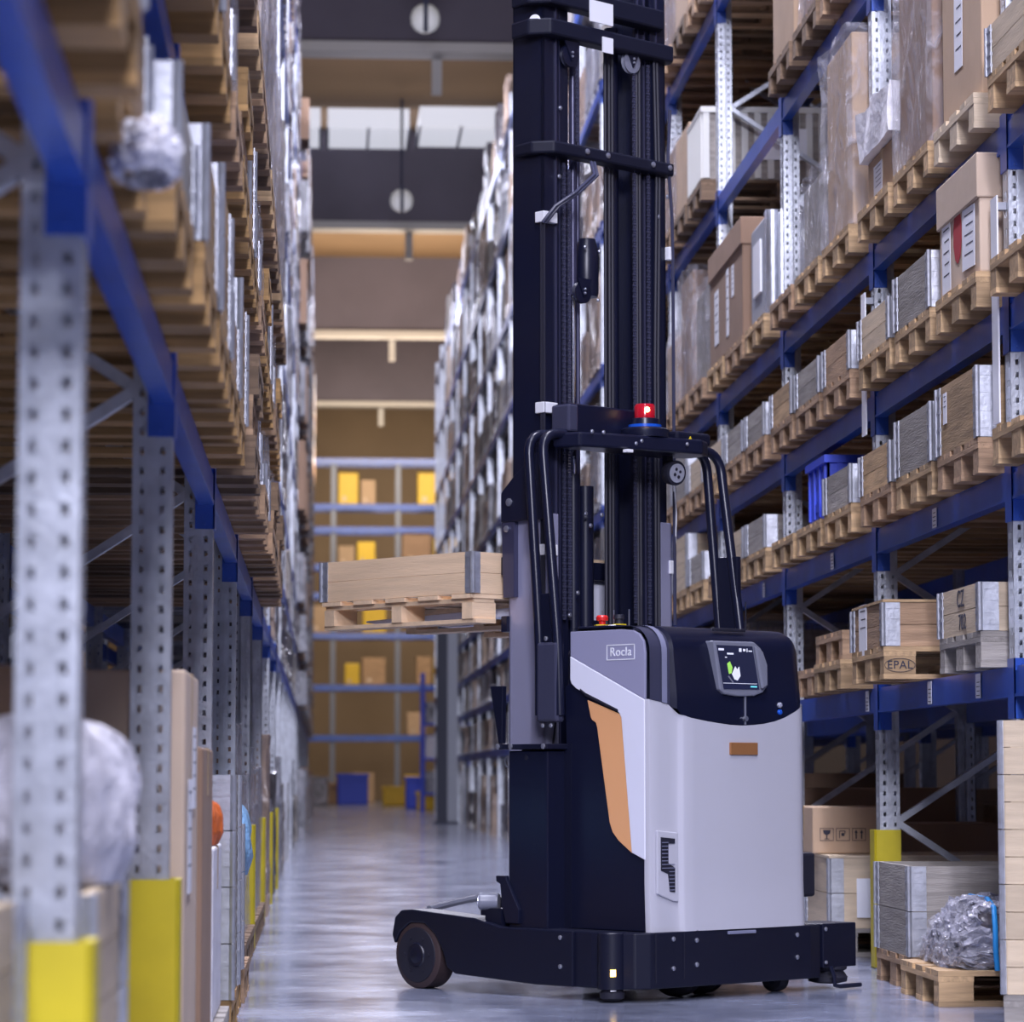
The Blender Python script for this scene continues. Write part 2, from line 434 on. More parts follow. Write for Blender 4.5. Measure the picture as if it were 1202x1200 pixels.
LY0, LP = 1.98, 2.88
rack('pallet_rack', 'blue and galvanised pallet rack along the right of the aisle behind the truck', XR, 1, RY0, RP, 23, LR, 9)
rack('pallet_rack', 'blue and galvanised pallet rack close along the left edge of the picture', XL, -1, LY0, LP, 30, LL, 9)
rack('pallet_rack', 'rear row pallet rack back to back behind the right rack', 4.05, 1, RY0, RP, 12, LR, 6)
rack('pallet_rack', 'rear row pallet rack back to back behind the left rack', -1.75, -1, LY0, LP, 12, LL, 6)

def guard(x, y, sx, label):
    t = empty('column_guard', (x, y, 0)); tag(t, label, 'guard', 'yellow column guards')
    b = MB()
    # bent steel shoe around the aisle face and both flanks
    poly = [(-.018,-.072),(.10,-.072),(.10,-.066),(-.006,-.066),(-.012,-.060),(-.012,.060),(-.006,.066),(.10,.066),(.10,.072),(-.018,.072),(-.028,.058),(-.028,-.058)]
    b.prism(poly, lambda u, v, d: (sx*u, v, d), .0, .665); b.build('shell', 'yellow', t)
    for ya, yb in ((-.105,-.0725),(.0725,.105)): MB().box(min(sx*.0,sx*.09),ya,0,max(sx*.0,sx*.09),yb,.008).build('foot_plate', 'steel_mid', t)
    for yy in (-.09,.09): MB().cyl((sx*.04,yy,.008),(sx*.04,yy,.026),.012,n=8).build('anchor_bolt','bolt',t)
for i in range(2, 5):
    guard(XR-.002, RY0+i*RP, 1, 'yellow column guard on the right rack post %s from the camera' % NUM[i])
for i in range(1, 9):
    guard(XL+.002, LY0+i*LP, -1, 'yellow column guard on the left rack post %s from the camera' % NUM[i])

# white hanging label strips on right rack posts
for (i, z0, z1) in ((1, 2.30, 3.20), (2, 2.58, 3.28)):
    y = RY0+i*RP
    o = MB().box(XR-.05,y-.06,z0, XR-.044,y+.05,z1).build('label_strip', 'paper')
    MB().box(XR-.044,y-.02,z1-.05, XR-.001,y+.02,z1-.02).build('clip', 'steel_grey', o)
    tag(o, 'white vertical label strip on the right rack post %s' % ('nearest the camera','second from the camera')[i-1], 'label strip', 'post label strips')
# small paper labels on the right beams
kk = 0
for lz, ys in ((1.35,(12.35,13.35,14.9)),(2.12,(13.2,15.9,18.4))):
    for y in ys:
        kk += 1
        h = .085 if lz > 2 else .1
        o = MB().box(XR-.006,y-.045,lz-.11, XR-.0045,y+.045,lz-.11+h).build('beam_label','paper')
        for r in range(4): MB().box(XR-.0066,y-.03,lz-.10+r*.018, XR-.0061,y+.03-.01*(r%2),lz-.097+r*.018).build('printed_line','ink',o)
        tag(o, 'white paper label on right beam level %s, %s one from the camera' % (NUM[1 if lz<2 else 2], ('first','second','third')[ys.index(y)]), 'label', 'beam labels')

# ------------------------------------------------------------------ loads
def pallet_boxes(w=.8, d=1.2):
    """x = depth (1.2), y = width (.8). list of (part, box)"""
    hx, hy = d/2, w/2; out = []
    for y, ww in ((-hy+.0725,.145),(-.19,.10),(0,.145),(.19,.10),(hy-.0725,.145)):
        out.append(('deck_board', (d, ww, .022), (0, y, .133)))
    for x in (-hx+.0725, 0, hx-.0725): out.append(('stringer_board', (.145, w, .022), (x, 0, .111)))
    for x in (-hx+.0725, 0, hx-.0725):
        for y, ww in ((-hy+.05,.10),(0,.145),(hy-.05,.10)): out.append(('block', (.145, ww, .078), (x, y, .061)))
    for y, ww in ((-hy+.05,.10),(0,.145),(hy-.05,.10)): out.append(('bottom_board', (d, ww, .022), (0, y, .011)))
    return out
def jbox(sx, sy, sz): return MB().box(-sx/2,-sy/2,-sz/2, sx/2,sy/2,sz/2)
def pallet(loc, wood, label, rz=0, parts=True, group='wooden pallets on the racks', w=.8, d=1.2):
    if not parts:
        def fn():
            b = MB()
            for nm, s, c in pallet_boxes(w, d): b.box(c[0]-s[0]/2,c[1]-s[1]/2,c[2]-s[2]/2, c[0]+s[0]/2,c[1]+s[1]/2,c[2]+s[2]/2)
            return b
        o = link('wooden_pallet', cached(('wooden_pallet',w,d), wood, fn), None, loc, (0,0,rz))
        return tag(o, label, 'pallet', group)
    t = empty('wooden_pallet', loc, rz); tag(t, label, 'pallet', group)
    for nm, s, c in pallet_boxes(w, d):
        g = .004
        me = cached((nm,)+tuple(round(q,4) for q in s), wood+('_y' if nm == 'stringer_board' else ''), lambda: jbox(s[0]-(.004 if nm=='block' else 0), s[1], s[2]-.0006))
        link(nm, me, t, c)
    return t
def hinge_mesh(h, sx, sy, wd=.075):
    b = MB(); t = .004
    b.box(0 if sx>0 else -wd, -t/2 - (0 if sy>0 else 0), 0, wd if sx>0 else 0, t/2, h)
    b.box(-t/2, 0 if sy>0 else -wd, 0, t/2, wd if sy>0 else 0, h)
    b.cyl((0,0,.0),(0,0,h),.011,n=8)
    for z in (h*.12, h*.36, h*.62, h*.86):
        b.box((.0 if sx>0 else -wd), -t, z, (wd if sx>0 else 0), t, z+.012); b.box(-t, (.0 if sy>0 else -wd), z, t, (wd if sy>0 else 0), z+.012)
    return b
def collar(loc, wood, label, n=1, rz=0, w=.8, d=1.2, h=.196, lid=None, group='pallet collars on the racks', planks=2, hinge='hinge', side_wood=None, hw=.075):
    """one stack of n pallet collars strapped to its pallet is one thing"""
    t = empty('pallet_collar', loc, rz); tag(t, label, 'pallet collar', group)
    th = .02
    for i in range(n):
        for p in range(planks):
            ph = h/planks - .003; z = i*h + p*h/planks + ph/2 + .001
            for s in (-1, 1):
                link('side_plank', cached(('side_plank',d,round(ph,4)), wood, lambda: jbox(d-.03, th, ph)), t, (0, s*(w/2-th/2-.004), z))
                link('end_plank', cached(('end_plank',w,round(ph,4)), (side_wood or wood)+'_y', lambda: jbox(th, w-.03, ph)), t, (s*(d/2-th/2-.004), 0, z))
        for sx in (-1, 1):
            for sy in (-1, 1):
                link('corner_hinge', cached(('corner_hinge',round(h,3),sx,sy,hw), hinge, lambda: hinge_mesh(h-.004, -sx, -sy, hw)), t, (sx*(d/2), sy*(w/2), i*h+.002))
    if lid:
        MB().box(-d/2,-w/2,n*h, d/2,w/2,n*h+.012).build('lid_board', lid, t)
    return t
def paper(parent, x, y, z, wy, wz, tilt=0, lines=5, m='paper'):
    """paper sheet on an aisle face: plane normal +-x at x"""
    sx = -1 if parent.get('_dir', 1) > 0 else 1
    o = MB().box(-.0008,-wy/2,-wz/2,.0008,wy/2,wz/2).build('paper_label', m, parent, loc=(x,y,z), rot=(tilt,0,0))
    for r in range(lines):
        zz = wz/2*.75 - r*wz*.16
        MB().box(sx*.001-.0004,-wy*.36,zz,sx*.001+.0004,wy*(.30-.12*(r%2)),zz+wz*.02).build('printed_line','ink',o)
    return o
def carton(loc, size, m, label, lid=0.0, dirx=1, tape=True, group='cartons on the racks', rz=0, cat='carton', lid_m=None):
    dx, dy, dz = size
    t = empty('cardboard_carton', loc, rz); tag(t, label, cat, group); t['_dir'] = dirx
    z1 = dz
    MB().box(-dx/2,-dy/2,0, dx/2,dy/2,dz).build('body', m, t, bevel=.008)
    if lid:
        l = .012
        b = MB(); b.box(-dx/2-l,-dy/2-l,dz-lid, dx/2+l,dy/2+l,dz+.012); b.build('lid', lid_m or m, t, bevel=.006)
    elif tape:
        MB().box(-dx/2-.001,-.03,dz-.14,dx/2+.001,.03,dz+.001).build('parcel_tape','tape',t)
    return t
def lumpy(size, amp, seed, n=10, taper=.0, sag=0.0, rnd_=0.0):
    """wrinkled closed sack / wrapped bundle, base at z=0"""
    rnd = random.Random(seed); dx, dy, dz = size
    ph = [(rnd.uniform(4,16), rnd.uniform(4,16), rnd.uniform(4,16), rnd.uniform(0,6.3)) for _ in range(6)]
    def q(u, v, w_):
        x, y, z = (u-.5), (v-.5), w_
        k = 1 - taper*z
        if rnd_:
            e = Vector((x*2,y*2,(z-.5)*2)); L_ = e.length
            if L_ > 1e-5:
                g = (1-rnd_) + rnd_*max(abs(e.x),abs(e.y),abs(e.z))/L_*1.12
                x, y, z = e.x*g/2, e.y*g/2, max(0, e.z*g/2+.5)
        p = Vector((x*dx*k, y*dy*k, z*dz - sag*(x*x+y*y)*(z)))
        d = sum(math.sin(a*p.x*2+b*p.y*2+c*p.z+f) for a,b,c,f in ph)/6*amp
        nrm = Vector((x,y,(z-.5)*.8)); nrm = nrm.normalized() if nrm.length > 1e-4 else Vector((0,0,1))
        r = p + nrm*d
        if r.z < 0: r.z = 0
        return r
    b = MB()
    b.grid(n,n,lambda a,c: q(a,c,1)); b.grid(n,n,lambda a,c: q(c,a,0))
    b.grid(n,n,lambda a,c: q(a,0,c)); b.grid(n,n,lambda a,c: q(1-a,1,c))
    b.grid(n,n,lambda a,c: q(0,1-a,c)); b.grid(n,n,lambda a,c: q(1,a,c))
    return b
def lerp_(T_, x):
    for (x0,y0),(x1,y1) in zip(T_, T_[1:]):
        if x <= x1: return y0 + (y1-y0)*(x-x0)/(x1-x0)
    return T_[-1][1]
def sack(rx, ry, h, seed, folds=11, amp=.09, n=44, m=16):
    """plastic bag with vertical folds gathered at the top, base at z=0"""
    rnd = random.Random(seed); ph = [rnd.uniform(0,6.3) for _ in range(6)]
    b = MB()
    def f(u, v):
        a = 2*PI*u; v2 = v
        r = lerp_([(0,.80),(.25,1.0),(.6,.98),(.85,.80),(.96,.5),(1,.04)], v2)
        r *= 1 - .10*math.sin(PI*v2)*math.sin(2*a+ph[0])
        fo = amp*(math.sin(folds*a+ph[1]+2.2*v2)+.6*math.sin((folds*2+1)*a+ph[2]-3*v2)+.5*math.sin(5*a+ph[3]+5*v2))
        r *= 1+fo*(.35+.65*v2)
        return (rx*r*math.cos(a), ry*r*math.sin(a), h*v2*(1+.05*math.sin(4*a+ph[4])*v2))
    b.grid(n, m, f)
    return b
def crumple(b, seed, j):
    rnd = {}
    R = random.Random(seed); out = []
    for x, y, z in b.v:
        k = (round(x,3), round(y,3), round(z,3))
        if k not in rnd: rnd[k] = (R.uniform(-j,j), R.uniform(-j,j), R.uniform(-j,j))
        d = rnd[k]; out.append((x+d[0], y+d[1], max(0, z+d[2])))
    b.v = out; return b
def wrapped(loc, size, inner, label, seed=1, amp=.02, film='film', group='film wrapped loads', ground=True):
    t = empty('wrapped_load', loc); tag(t, label, 'wrapped load', group)
    dx, dy, dz = size
    MB().box(-dx/2+.03,-dy/2+.03,0.002, dx/2-.03,dy/2-.03,dz-.04).build('contents', inner, t, bevel=.01)
    lumpy((dx,dy,dz), amp, seed, 14).build('stretch_film', film, t, True)
    return t
def crate(loc, size, label, rz=0, group='blue plastic crates'):
    dx, dy, dz = size; t = empty('plastic_crate', loc, rz); tag(t, label, 'crate', group)
    b = MB(); th = .012
    b.box(-dx/2,-dy/2,0,dx/2,dy/2,th)
    b.box(-dx/2,-dy/2,0,-dx/2+th,dy/2,dz); b.box(dx/2-th,-dy/2,0,dx/2,dy/2,dz)
    b.box(-dx/2,-dy/2,0,dx/2,-dy/2+th,dz); b.box(-dx/2,dy/2-th,0,dx/2,dy/2,dz)
    b.build('body','crate',t)
    r = MB(); e = .02
    for z in (dz-.04,):
        r.box(-dx/2-e,-dy/2-e,z,dx/2+e,-dy/2,z+.04); r.box(-dx/2-e,dy/2,z,dx/2+e,dy/2+e,z+.04)
        r.box(-dx/2-e,-dy/2,z,-dx/2,dy/2,z+.04); r.box(dx/2,-dy/2,z,dx/2+e,dy/2,z+.04)
    r.build('rim','crate',t)
    for f in (-.42,-.14,.14,.42):
        MB().box(-dx/2-.012,f*dy-.012,.03,-dx/2,f*dy+.012,dz-.04).build('rib','crate',t)
        MB().box(f*dx-.012,-dy/2-.012,.03,f*dx+.012,-dy/2,dz-.04).build('rib','crate',t)
    MB().box(-dx/2-.006,-.10,dz*.18,-dx/2,.10,dz*.32).build('label_holder','crate',t)
    return t

PX_R, PX_L = 3.19, -.89
PL = ('nearest','middle','farthest')
def slotR(b, k): return RY0 + b*RP + .53 + k*.93
def slotL(b, k): return LY0 + b*LP + .52 + k*.92
def where(side, lvl, b, k):
    return '%s rack %s, bay %s, %s place' % (side, 'ground' if lvl == 0 else 'level '+NUM[lvl], NUM[b+1], PL[k])
def zR(l): return 0 if l == 0 else LR[l-1]
def zL(l): return 0 if l == 0 else LL[l-1]
WN = {'wood_amber':'amber','wood':'fresh yellow','wood_pale':'pale','wood_grey':'weathered grey','wood_brown':'brown','wood_dark':'dark brown'}
def PR(l, b, k, wood, dx=0, parts=True, zoff=0, dy=0, what=''):
    return pallet((PX_R+dx, slotR(b,k)+dy, zR(l)+zoff), wood, '%s wooden pallet%s, %s' % (WN[wood], what, where('right',l,b,k)), parts=parts)
def CR(l, b, k, wood, n=1, hinge='hinge', lid=None, dx=0, dy=0, parts_wood='wood', look='', z=.144, planks=2, h=.196):
    if parts_wood == 'wood' and (l*5+b*3+k) % 3 == 0: parts_wood = 'wood_brown'
    PR(l,b,k,parts_wood,dx,dy=dy)
    return collar((PX_R+dx, slotR(b,k)+dy, zR(l)+z), wood, '%s pallet collar%s, %s' % (WN[wood], look, where('right',l,b,k)), n, hinge=hinge, lid=lid, planks=planks, h=h)

# ---- right rack, bay one (only its farthest place is in view)
PR(2,0,2,'wood',.0); PR(3,0,2,'wood',.0)
CR(4,0,2,'wood_pale',1,look=' with white paper',parts_wood='wood')
# tall stack of collars on the ground in front of the first right post
pallet((3.11,11.10,0),'wood_grey','grey pallet under the tall collar stack at the right picture edge',parts=True,rz=-.24)
collar((3.11,11.10,.144),'wood_pale','tall stack of pale wooden pallet collars at the right picture edge',5,rz=-.24,hw=.012,group='pallet collars on the ground')
# ---- bay two (between first and second visible posts)
CZ = CR(1,1,0,'wood_pale',1,look=' with black stencilled marks',parts_wood='wood_grey')
T = CR(1,1,2,'wood_brown',1,lid='wood',look=' with lid and white sheet',dx=-.12,dy=-.42)
LB = CR(2,1,0,'wood',1,planks=1,h=.29,look=' with white label',parts_wood='wood_brown')
CR(2,1,1,'wood_grey',1,planks=1,h=.26,look=' wrapped in film')
CR(2,1,2,'wood',1,look=' of two planks',parts_wood='wood_brown')
PR(3,1,0,'wood'); PR(4,1,0,'wood_pale'); PR(4,1,1,'wood'); PR(4,1,2,'wood')
c = carton((PX_R, slotR(1,0), zR(3)+.144), (1.16,.78,.47),'card_pale','large carton with overhanging lid, red mark and papers, '+where('right',3,1,0),lid=.17,group='cartons on the right rack')
c['label'] = 'large carton with overhanging lid, red mark and white papers, right rack level three'
paper(c,-.584,.24,.165,.17,.30); paper(c,-.584,-.20,.17,.24,.25,.04)
MB().prism([(math.cos(t*PI/5+.3)*.08,math.sin(t*PI/5+.3)*.12) for t in range(10)], lambda u,v,d:(d,u,v), -.0008,.0008).build('red_mark','red_ink',c,loc=(-.5825,.02,.22))
CR(3,1,1,'wood_grey',1,planks=1,h=.25,look=' in shiny film')
for i, yy in enumerate((-.18,.2)):
    crate((PX_R, slotR(1,1)+yy, zR(3)+.146), (.56,.34,.33), 'blue plastic crate inside film wrapped collar, %s of two' % ('nearer','farther')[i])
CR(3,1,2,'wood_pale',1,look=' of two planks')
c = carton((PX_R, slotR(1,0), zR(4)+.144), (1.12,.76,.95),'card','tall carton with long white label, '+where('right',4,1,0),group='cartons on the right rack')
paper(c,-.562,.05,.38,.16,.36,.03)
wrapped((PX_R-.02, slotR(1,1), zR(4)+.144),(1.16,.80,1.05),'card_dark','tall brown load in wrinkled clear film, '+where('right',4,1,1),3,.025)
c = carton((PX_R, slotR(1,2), zR(4)+.144), (1.10,.74,.24),'card','low carton with framed label under white bag, right rack level four, bay two',group='cartons on the right rack')
paper(c,-.552,.1,.12,.22,.14)
o = lumpy((1.1,.82,.24),.03,5,12).build('bubble_bag','wrap_white',None,True,loc=(PX_R-.04,slotR(1,2),zR(4)+.386)); tag(o,'white translucent bag lying over low carton, right rack level four','bag')
# ---- bay three
PR(1,2,0,'wood',dx=-.06,what=' under another'); PR(1,2,0,'wood_brown',dx=-.05,zoff=.144,what=' atop another')
PR(1,2,1,'wood_brown',dx=0)
CR(2,2,0,'wood_grey',1,look=' of two planks'); PR(2,2,1,'wood')
crate((3.04, slotR(2,1)-.05, zR(2)+.144), (.80,.60,.34),'tall deep blue plastic crate on a pallet, right rack level two')
PR(2,2,2,'wood')
CR(3,2,0,'wood_brown',1,look=' with bright hinges'); CR(3,2,1,'wood_grey',1,look=' with two planks',parts_wood='wood_brown'); CR(3,2,2,'wood',1,look=' with two planks',parts_wood='wood_brown')
PR(4,2,0,'wood'); PR(4,2,1,'wood'); PR(4,2,2,'wood_brown')
wrapped((PX_R-.02, slotR(2,0), zR(4)+.144),(1.16,.80,1.02),'card','tall cartons in glossy film, '+where('right',4,2,0),7,.03)
wrapped((PX_R-.01, slotR(2,1), zR(4)+.144),(1.14,.78,.52),'wood_grey','low grey load in glossy film, '+where('right',4,2,1),9,.03)
t = empty('metal_box',(PX_R,slotR(3,0)+.02,zR(4)+.144)); tag(t,'grey green metal box with bright corner rail, right rack level four','metal box')
MB().box(-.56,-.36,0,.56,.36,.62).build('body','steel_grey',t,bevel=.02); MB().box(-.57,-.37,0,-.50,-.29,.63).build('corner_rail','chrome',t)
MB().box(-.572,-.1,.18,-.56,.2,.5).build('paper_label','paper',t)
# ---- bay four
PR(4,3,0,'wood'); PR(4,3,1,'wood_brown'); PR(4,3,2,'wood')
c = carton((PX_R-.02, slotR(3,1)+.42, zR(4)+.144), (1.14,1.6,.74),'card_dark','wide dark carton with three white sheets, right rack level four, bay four',lid=.16,group='cartons on the right rack')
paper(c,-.572,.45,.3,.2,.36); paper(c,-.572,-.1,.32,.12,.44); paper(c,-.572,-.35,.42,.12,.2)
CR(3,3,0,'wood_grey',1,look=' with two planks'); CR(3,3,1,'wood_grey',1,look=' with two planks',parts_wood='wood_brown'); CR(3,3,2,'wood_pale',1,look=' with two planks')
CR(2,3,0,'wood_grey',1,look=' with planks'); CR(2,3,1,'wood_pale',1,look=' with two planks'); PR(2,3,2,'wood_brown')
PR(1,3,1,'wood_brown'); PR(1,3,2,'wood')
wrapped((PX_R, slotR(3,2), zR(1)+.144),(1.14,.78,.42),'wood_grey','grey film bundle, '+where('right',1,3,2),15,.03)
# ---- bay five
CR(1,4,0,'wood_grey',2,look=' stack of two'); CR(1,4,1,'wood_brown',2,look=' stack of two')
for k in range(3): CR(2,4,k,('wood_grey','wood_pale','wood_brown')[k],1+k%2,look=' with planks')
for k in range(3): CR(3,4,k,('wood_pale','wood_grey','wood_grey')[k],1+(k==1),look=' with planks',parts_wood='wood_brown')
for k in range(3):
    PR(4,4,k,'wood_brown')
    wrapped((PX_R, slotR(4,k), zR(4)+.144),(1.14,.78,(.7,.95,.6)[k]),('wood_grey','card_dark','card')[k],'blurred film wrapped load, '+where('right',4,4,k),20+k,.03)
# ---- upper levels five and six, bays three to five
for l in (5, 6, 7):
    for b in range(2, 6):
        for k in range(3):
            if l == 5 and (b == 3 or (b, k) == (4,0)): continue
            wd = random.choice(('wood','wood_brown','wood_dark'))
            PR(l,b,k,wd,parts=(l==5))
            if (l*3+b+k) % 3: carton((PX_R, slotR(b,k), zR(l)+.144),(1.14,.78,random.uniform(.5,1.0)),random.choice(('card','card_dark')),'brown carton, '+where('right',l,b,k),group='cartons on the right rack')
            else: wrapped((PX_R, slotR(b,k), zR(l)+.144),(1.14,.78,random.uniform(.5,1.0)),'card_dark','film wrapped brown load, '+where('right',l,b,k),30+l*9+b*3+k,.03)
# pale ribbed container on level five, its end facing the camera
t = empty('ribbed_container',(PX_R,slotR(4,0),zR(5)+.144)); tag(t,'pale ribbed container with grey sign on an empty looking level, right rack level five','container')
MB().box(-.58,-.38,0,.58,.38,.50).build('body','wood_grey',t)
for i in range(13): MB().box(-.585+i*.09,-.40,.01,-.54+i*.09,-.38,.49).build('rib','ribbed',t)
for i in range(8): MB().box(-.60,-.37+i*.10,.01,-.58,-.32+i*.10,.49).build('rib','ribbed',t)
MB().box(-.60,-.405,.47,.60,.405,.51).build('top_rim','ribbed',t)
MB().box(-.20,-.404,.14,.14,-.400,.36).build('sign_sheet','paper',t)
PR(5,4,0,'wood_dark')

# ---- right rack ground level
pallet((3.07,12.6,0),'wood','fresh pallet under silver wrapped bundle on the floor at right',rz=.0,group='pallets on the ground')
t = empty('wrapped_load',(3.07,12.6,.144)); tag(t,'silver film bundle with blue strap on the floor pallet at right','wrapped load')
MB().box(-.44,-.34,.002,.44,.34,.24).build('contents','wrap_dark',t,bevel=.06)
crumple(lumpy((1.10,.80,.27),.04,77,24,.20,0,.28),3,.016).build('stretch_film','crinkle',t,False)
crumple(lumpy((1.15,.82,.26),.04,78,18,.22,0,.30),4,.02).build('loose_film','film',t,False)
b = MB(); b.tube([(-.36,-.405,.0),(-.365,-.40,.08),(-.36,-.375,.17),(-.35,-.31,.245),(-.34,-.15,.275),(-.34,.2,.275)],.011,8); b.build('strap','strap',t,True)
pallet((3.13,13.5,0),'wood_brown','brown pallet under two tier crate beside the yellow guard at right',group='pallets on the ground')
collar((3.13,13.5,.144),'wood_grey','two tier grey and tan collar crate beside the yellow guard at right',2,planks=1,side_wood='wood_grey',group='pallet collars on the ground',lid=None)
pallet((3.2,16.0,0),'wood_grey','grey pallet under pale plywood crate behind the yellow guard',group='pallets on the ground')
collar((3.2,16.0,.144),'wood_pale','pale plywood crate with white note behind the yellow guard',2,planks=1,h=.180,group='pallet collars on the ground',lid='wood_pale')
o = MB().box(-.06,-.001,-.10,.06,.001,.10).build('paper_note','paper',None,loc=(2.80,15.592,.30)); tag(o,'white note pinned to the pale plywood crate','note')
c = carton((2.76,16.25,.518),(.38,.62,.245),'card','small carton with fragile and arrow symbols on plywood crate',dirx=1,group='cartons on the ground')
c['label'] = 'small carton with fragile and arrow symbols lying on the plywood crate'
for i, x in enumerate((-.115,-.03,.055)):
    f = MB()
    for (x0,z0,x1,z1) in ((-.055,-.05,.055,-.046),(-.055,.046,.055,.05),(-.055,-.05,-.051,.05),(.051,-.05,.055,.05)): f.box(x0,-.001,z0,x1,.0,z1)
    if i == 0:
        f.prism([(-.03,.035),(.03,.035),(.026,.008),(.006,-.004),(-.006,-.004),(-.026,.008)], lambda u,v,d:(u,d,v),-.001,0)
        f.box(-.004,-.001,-.034,.004,0,0); f.box(-.02,-.001,-.038,.02,0,-.033)
    elif i == 1:
        f.box(-.03,-.001,-.03,-.024,0,.03); f.box(-.03,-.001,.024,.015,0,.03); f.box(-.012,-.001,-.012,.012,0,.012); f.box(.015,-.001,.005,.021,0,.03)
    else:
        for xx in (-.022,.022):
            f.box(xx-.005,-.001,-.035,xx+.005,0,.015); f.prism([(xx-.014,.012),(xx+.014,.012),(xx,.038)], lambda u,v,d:(u,d,v),-.001,0)
    f.build('handling_symbol','ink',c,loc=(x,-.312,.10)).scale = (.66,1,.66)
PRc = [('ground', 2, 2), ('ground', 3, 0), ('ground', 3, 1), ('ground', 3, 2)]
for _, b, k in PRc:
    PR(0,b,k,'wood_brown')
    carton((PX_R, slotR(b,k), .144),(1.14,.76,random.uniform(.5,.8)),'card_dark','large brown carton, '+where('right',0,b,k),group='cartons on the ground')

# stencil marks, paper sheets and pallet stamp
ROT_AISLE = Matrix(((0,0,-1,0),(-1,0,0,0),(0,1,0,0),(0,0,0,1)))
def letter(s_, size, m, parent, loc, rotm):
    o = link('lettering', text_mesh(s_, size, m), parent); o.matrix_local = Matrix.Translation(loc) @ rotm; return o
letter('CZ', .10, 'ink', CZ, (-.598,-.02,.145), ROT_AISLE); letter('702', .09, 'ink', CZ, (-.598,-.05,.05), ROT_AISLE)
T['_dir'] = 1; LB['_dir'] = 1
paper(T,-.5985,.12,.09,.20,.24,0,3); paper(LB,-.5985,.24,.19,.07,.13,0,3)
letter('EPAL', .050, 'ink', T, (-.5275,-.4015,-.083), Matrix.Rotation(PI/2,4,'X'))
r = MB()
for i in range(24):
    a0, a1 = 2*PI*i/24, 2*PI*(i+1)/24
    r.bar((.068*math.cos(a0),0,.030*math.sin(a0)),(.068*math.cos(a1),0,.030*math.sin(a1)),.002,.004,(0,1,0))
r.build('stamp_ring','ink',T,loc=(-.5275,-.4015,-.083))


# ---- left rack
def PLt(l, b, k, wood, dx=0, parts=True, zoff=0, what=''):
    return pallet((PX_L+dx, slotL(b,k), zL(l)+zoff), wood, '%s wooden pallet%s, %s' % (WN[wood], what, where('left',l,b,k)), parts=parts)
def CL(l, b, k, wood, n=1, hinge='hinge', lid=None, dx=0, look='', pw='wood_amber', planks=2, h=.196):
    PLt(l,b,k,pw,dx)
    return collar((PX_L+dx, slotL(b,k), zL(l)+.144), wood, '%s pallet collar%s, %s' % (WN[wood], look, where('left',l,b,k)), n, hinge=hinge, lid=lid, planks=planks, h=h)
# level one
CL(1,0,2,'wood_amber',1,look=', top left corner',dx=.0,planks=1,h=.25)
CL(1,1,0,'wood_brown',1,look=' under hanging white film',dx=-.05)
o = crumple(sack(.06,.12,.10,91),5,.008).build('loose_film','wrap_white',None,False,loc=(-.31,slotL(1,0)-.14,zL(1)-.03)); tag(o,'white crumpled film hanging over a collar edge at upper left','film')
CL(1,1,1,'wood_grey',1,look=' with grey hinge'); CL(1,1,2,'wood_amber',1,look=' with galvanised corner',dx=.02,planks=1,h=.27)
for k in range(3): CL(1,2,k,('wood_amber','wood_brown','wood_amber')[k],1+(k!=1),look=' tier',dx=.02)
for b in (3,4,5):
    for k in range(3):
        if (b+k) % 3 == 0:
            PLt(1,b,k,'wood_dark',.05); PLt(1,b,k,'wood_brown',.04,zoff=.144,what=' second in a stack'); PLt(1,b,k,'wood_dark',.06,zoff=.288,what=' atop a stack')
        elif (b+k) % 3 == 1: CL(1,b,k,'wood_brown',1,look=' tier',pw='wood_brown',dx=.03)
        else:
            PLt(1,b,k,'wood_brown',.05)
            wrapped((PX_L+.03, slotL(b,k), zL(1)+.144),(1.16,.78,.45),'wood_grey','grey film bundle, '+where('left',1,b,k),40+b*3+k,.03)
# level two
for b in range(0,6):
    for k in range(3):
        if b == 0 and k < 2: continue
        j = (b*3+k) % 4
        if j == 0:
            PLt(2,b,k,'wood_amber',.03); PLt(2,b,k,'wood_brown',.02,zoff=.144,what=' second in a stack'); PLt(2,b,k,'wood_amber',.04,zoff=.288,what=' atop a stack')
        elif j == 1: CL(2,b,k,'wood_amber',2,look=' stack of two',dx=.02)
        elif j == 2: CL(2,b,k,'wood_brown',1,look=' tier',dx=.02)
        else:
            PLt(2,b,k,'wood_brown',.03); wrapped((PX_L+.03, slotL(b,k), zL(2)+.144),(1.16,.78,.42),'wood_grey','pale film bundle, '+where('left',2,b,k),60+b*3+k,.03)
# level three: taller goods
for b in range(2,6):
    for k in range(3):
        PLt(3,b,k,('wood','wood_brown','wood_dark')[k],.05,parts=(b<5))
        if b in (4,5):
            wrapped((PX_L+.05, slotL(b,k), zL(3)+.144),(1.16,.80,(1.12,1.16,1.0)[k]),'card_pale' if k != 2 else 'card','tall carton load in bright film, '+where('left',3,b,k),80+b*3+k,.03)
        elif k == 1: carton((PX_L+.04, slotL(b,k), zL(3)+.144),(1.14,.76,.8),'card','brown carton, '+where('left',3,b,k),dirx=-1,group='cartons on the left rack')
        else: wrapped((PX_L+.04, slotL(b,k), zL(3)+.144),(1.16,.78,.7),'wood_grey','grey film load, '+where('left',3,b,k),80+b*3+k,.03)
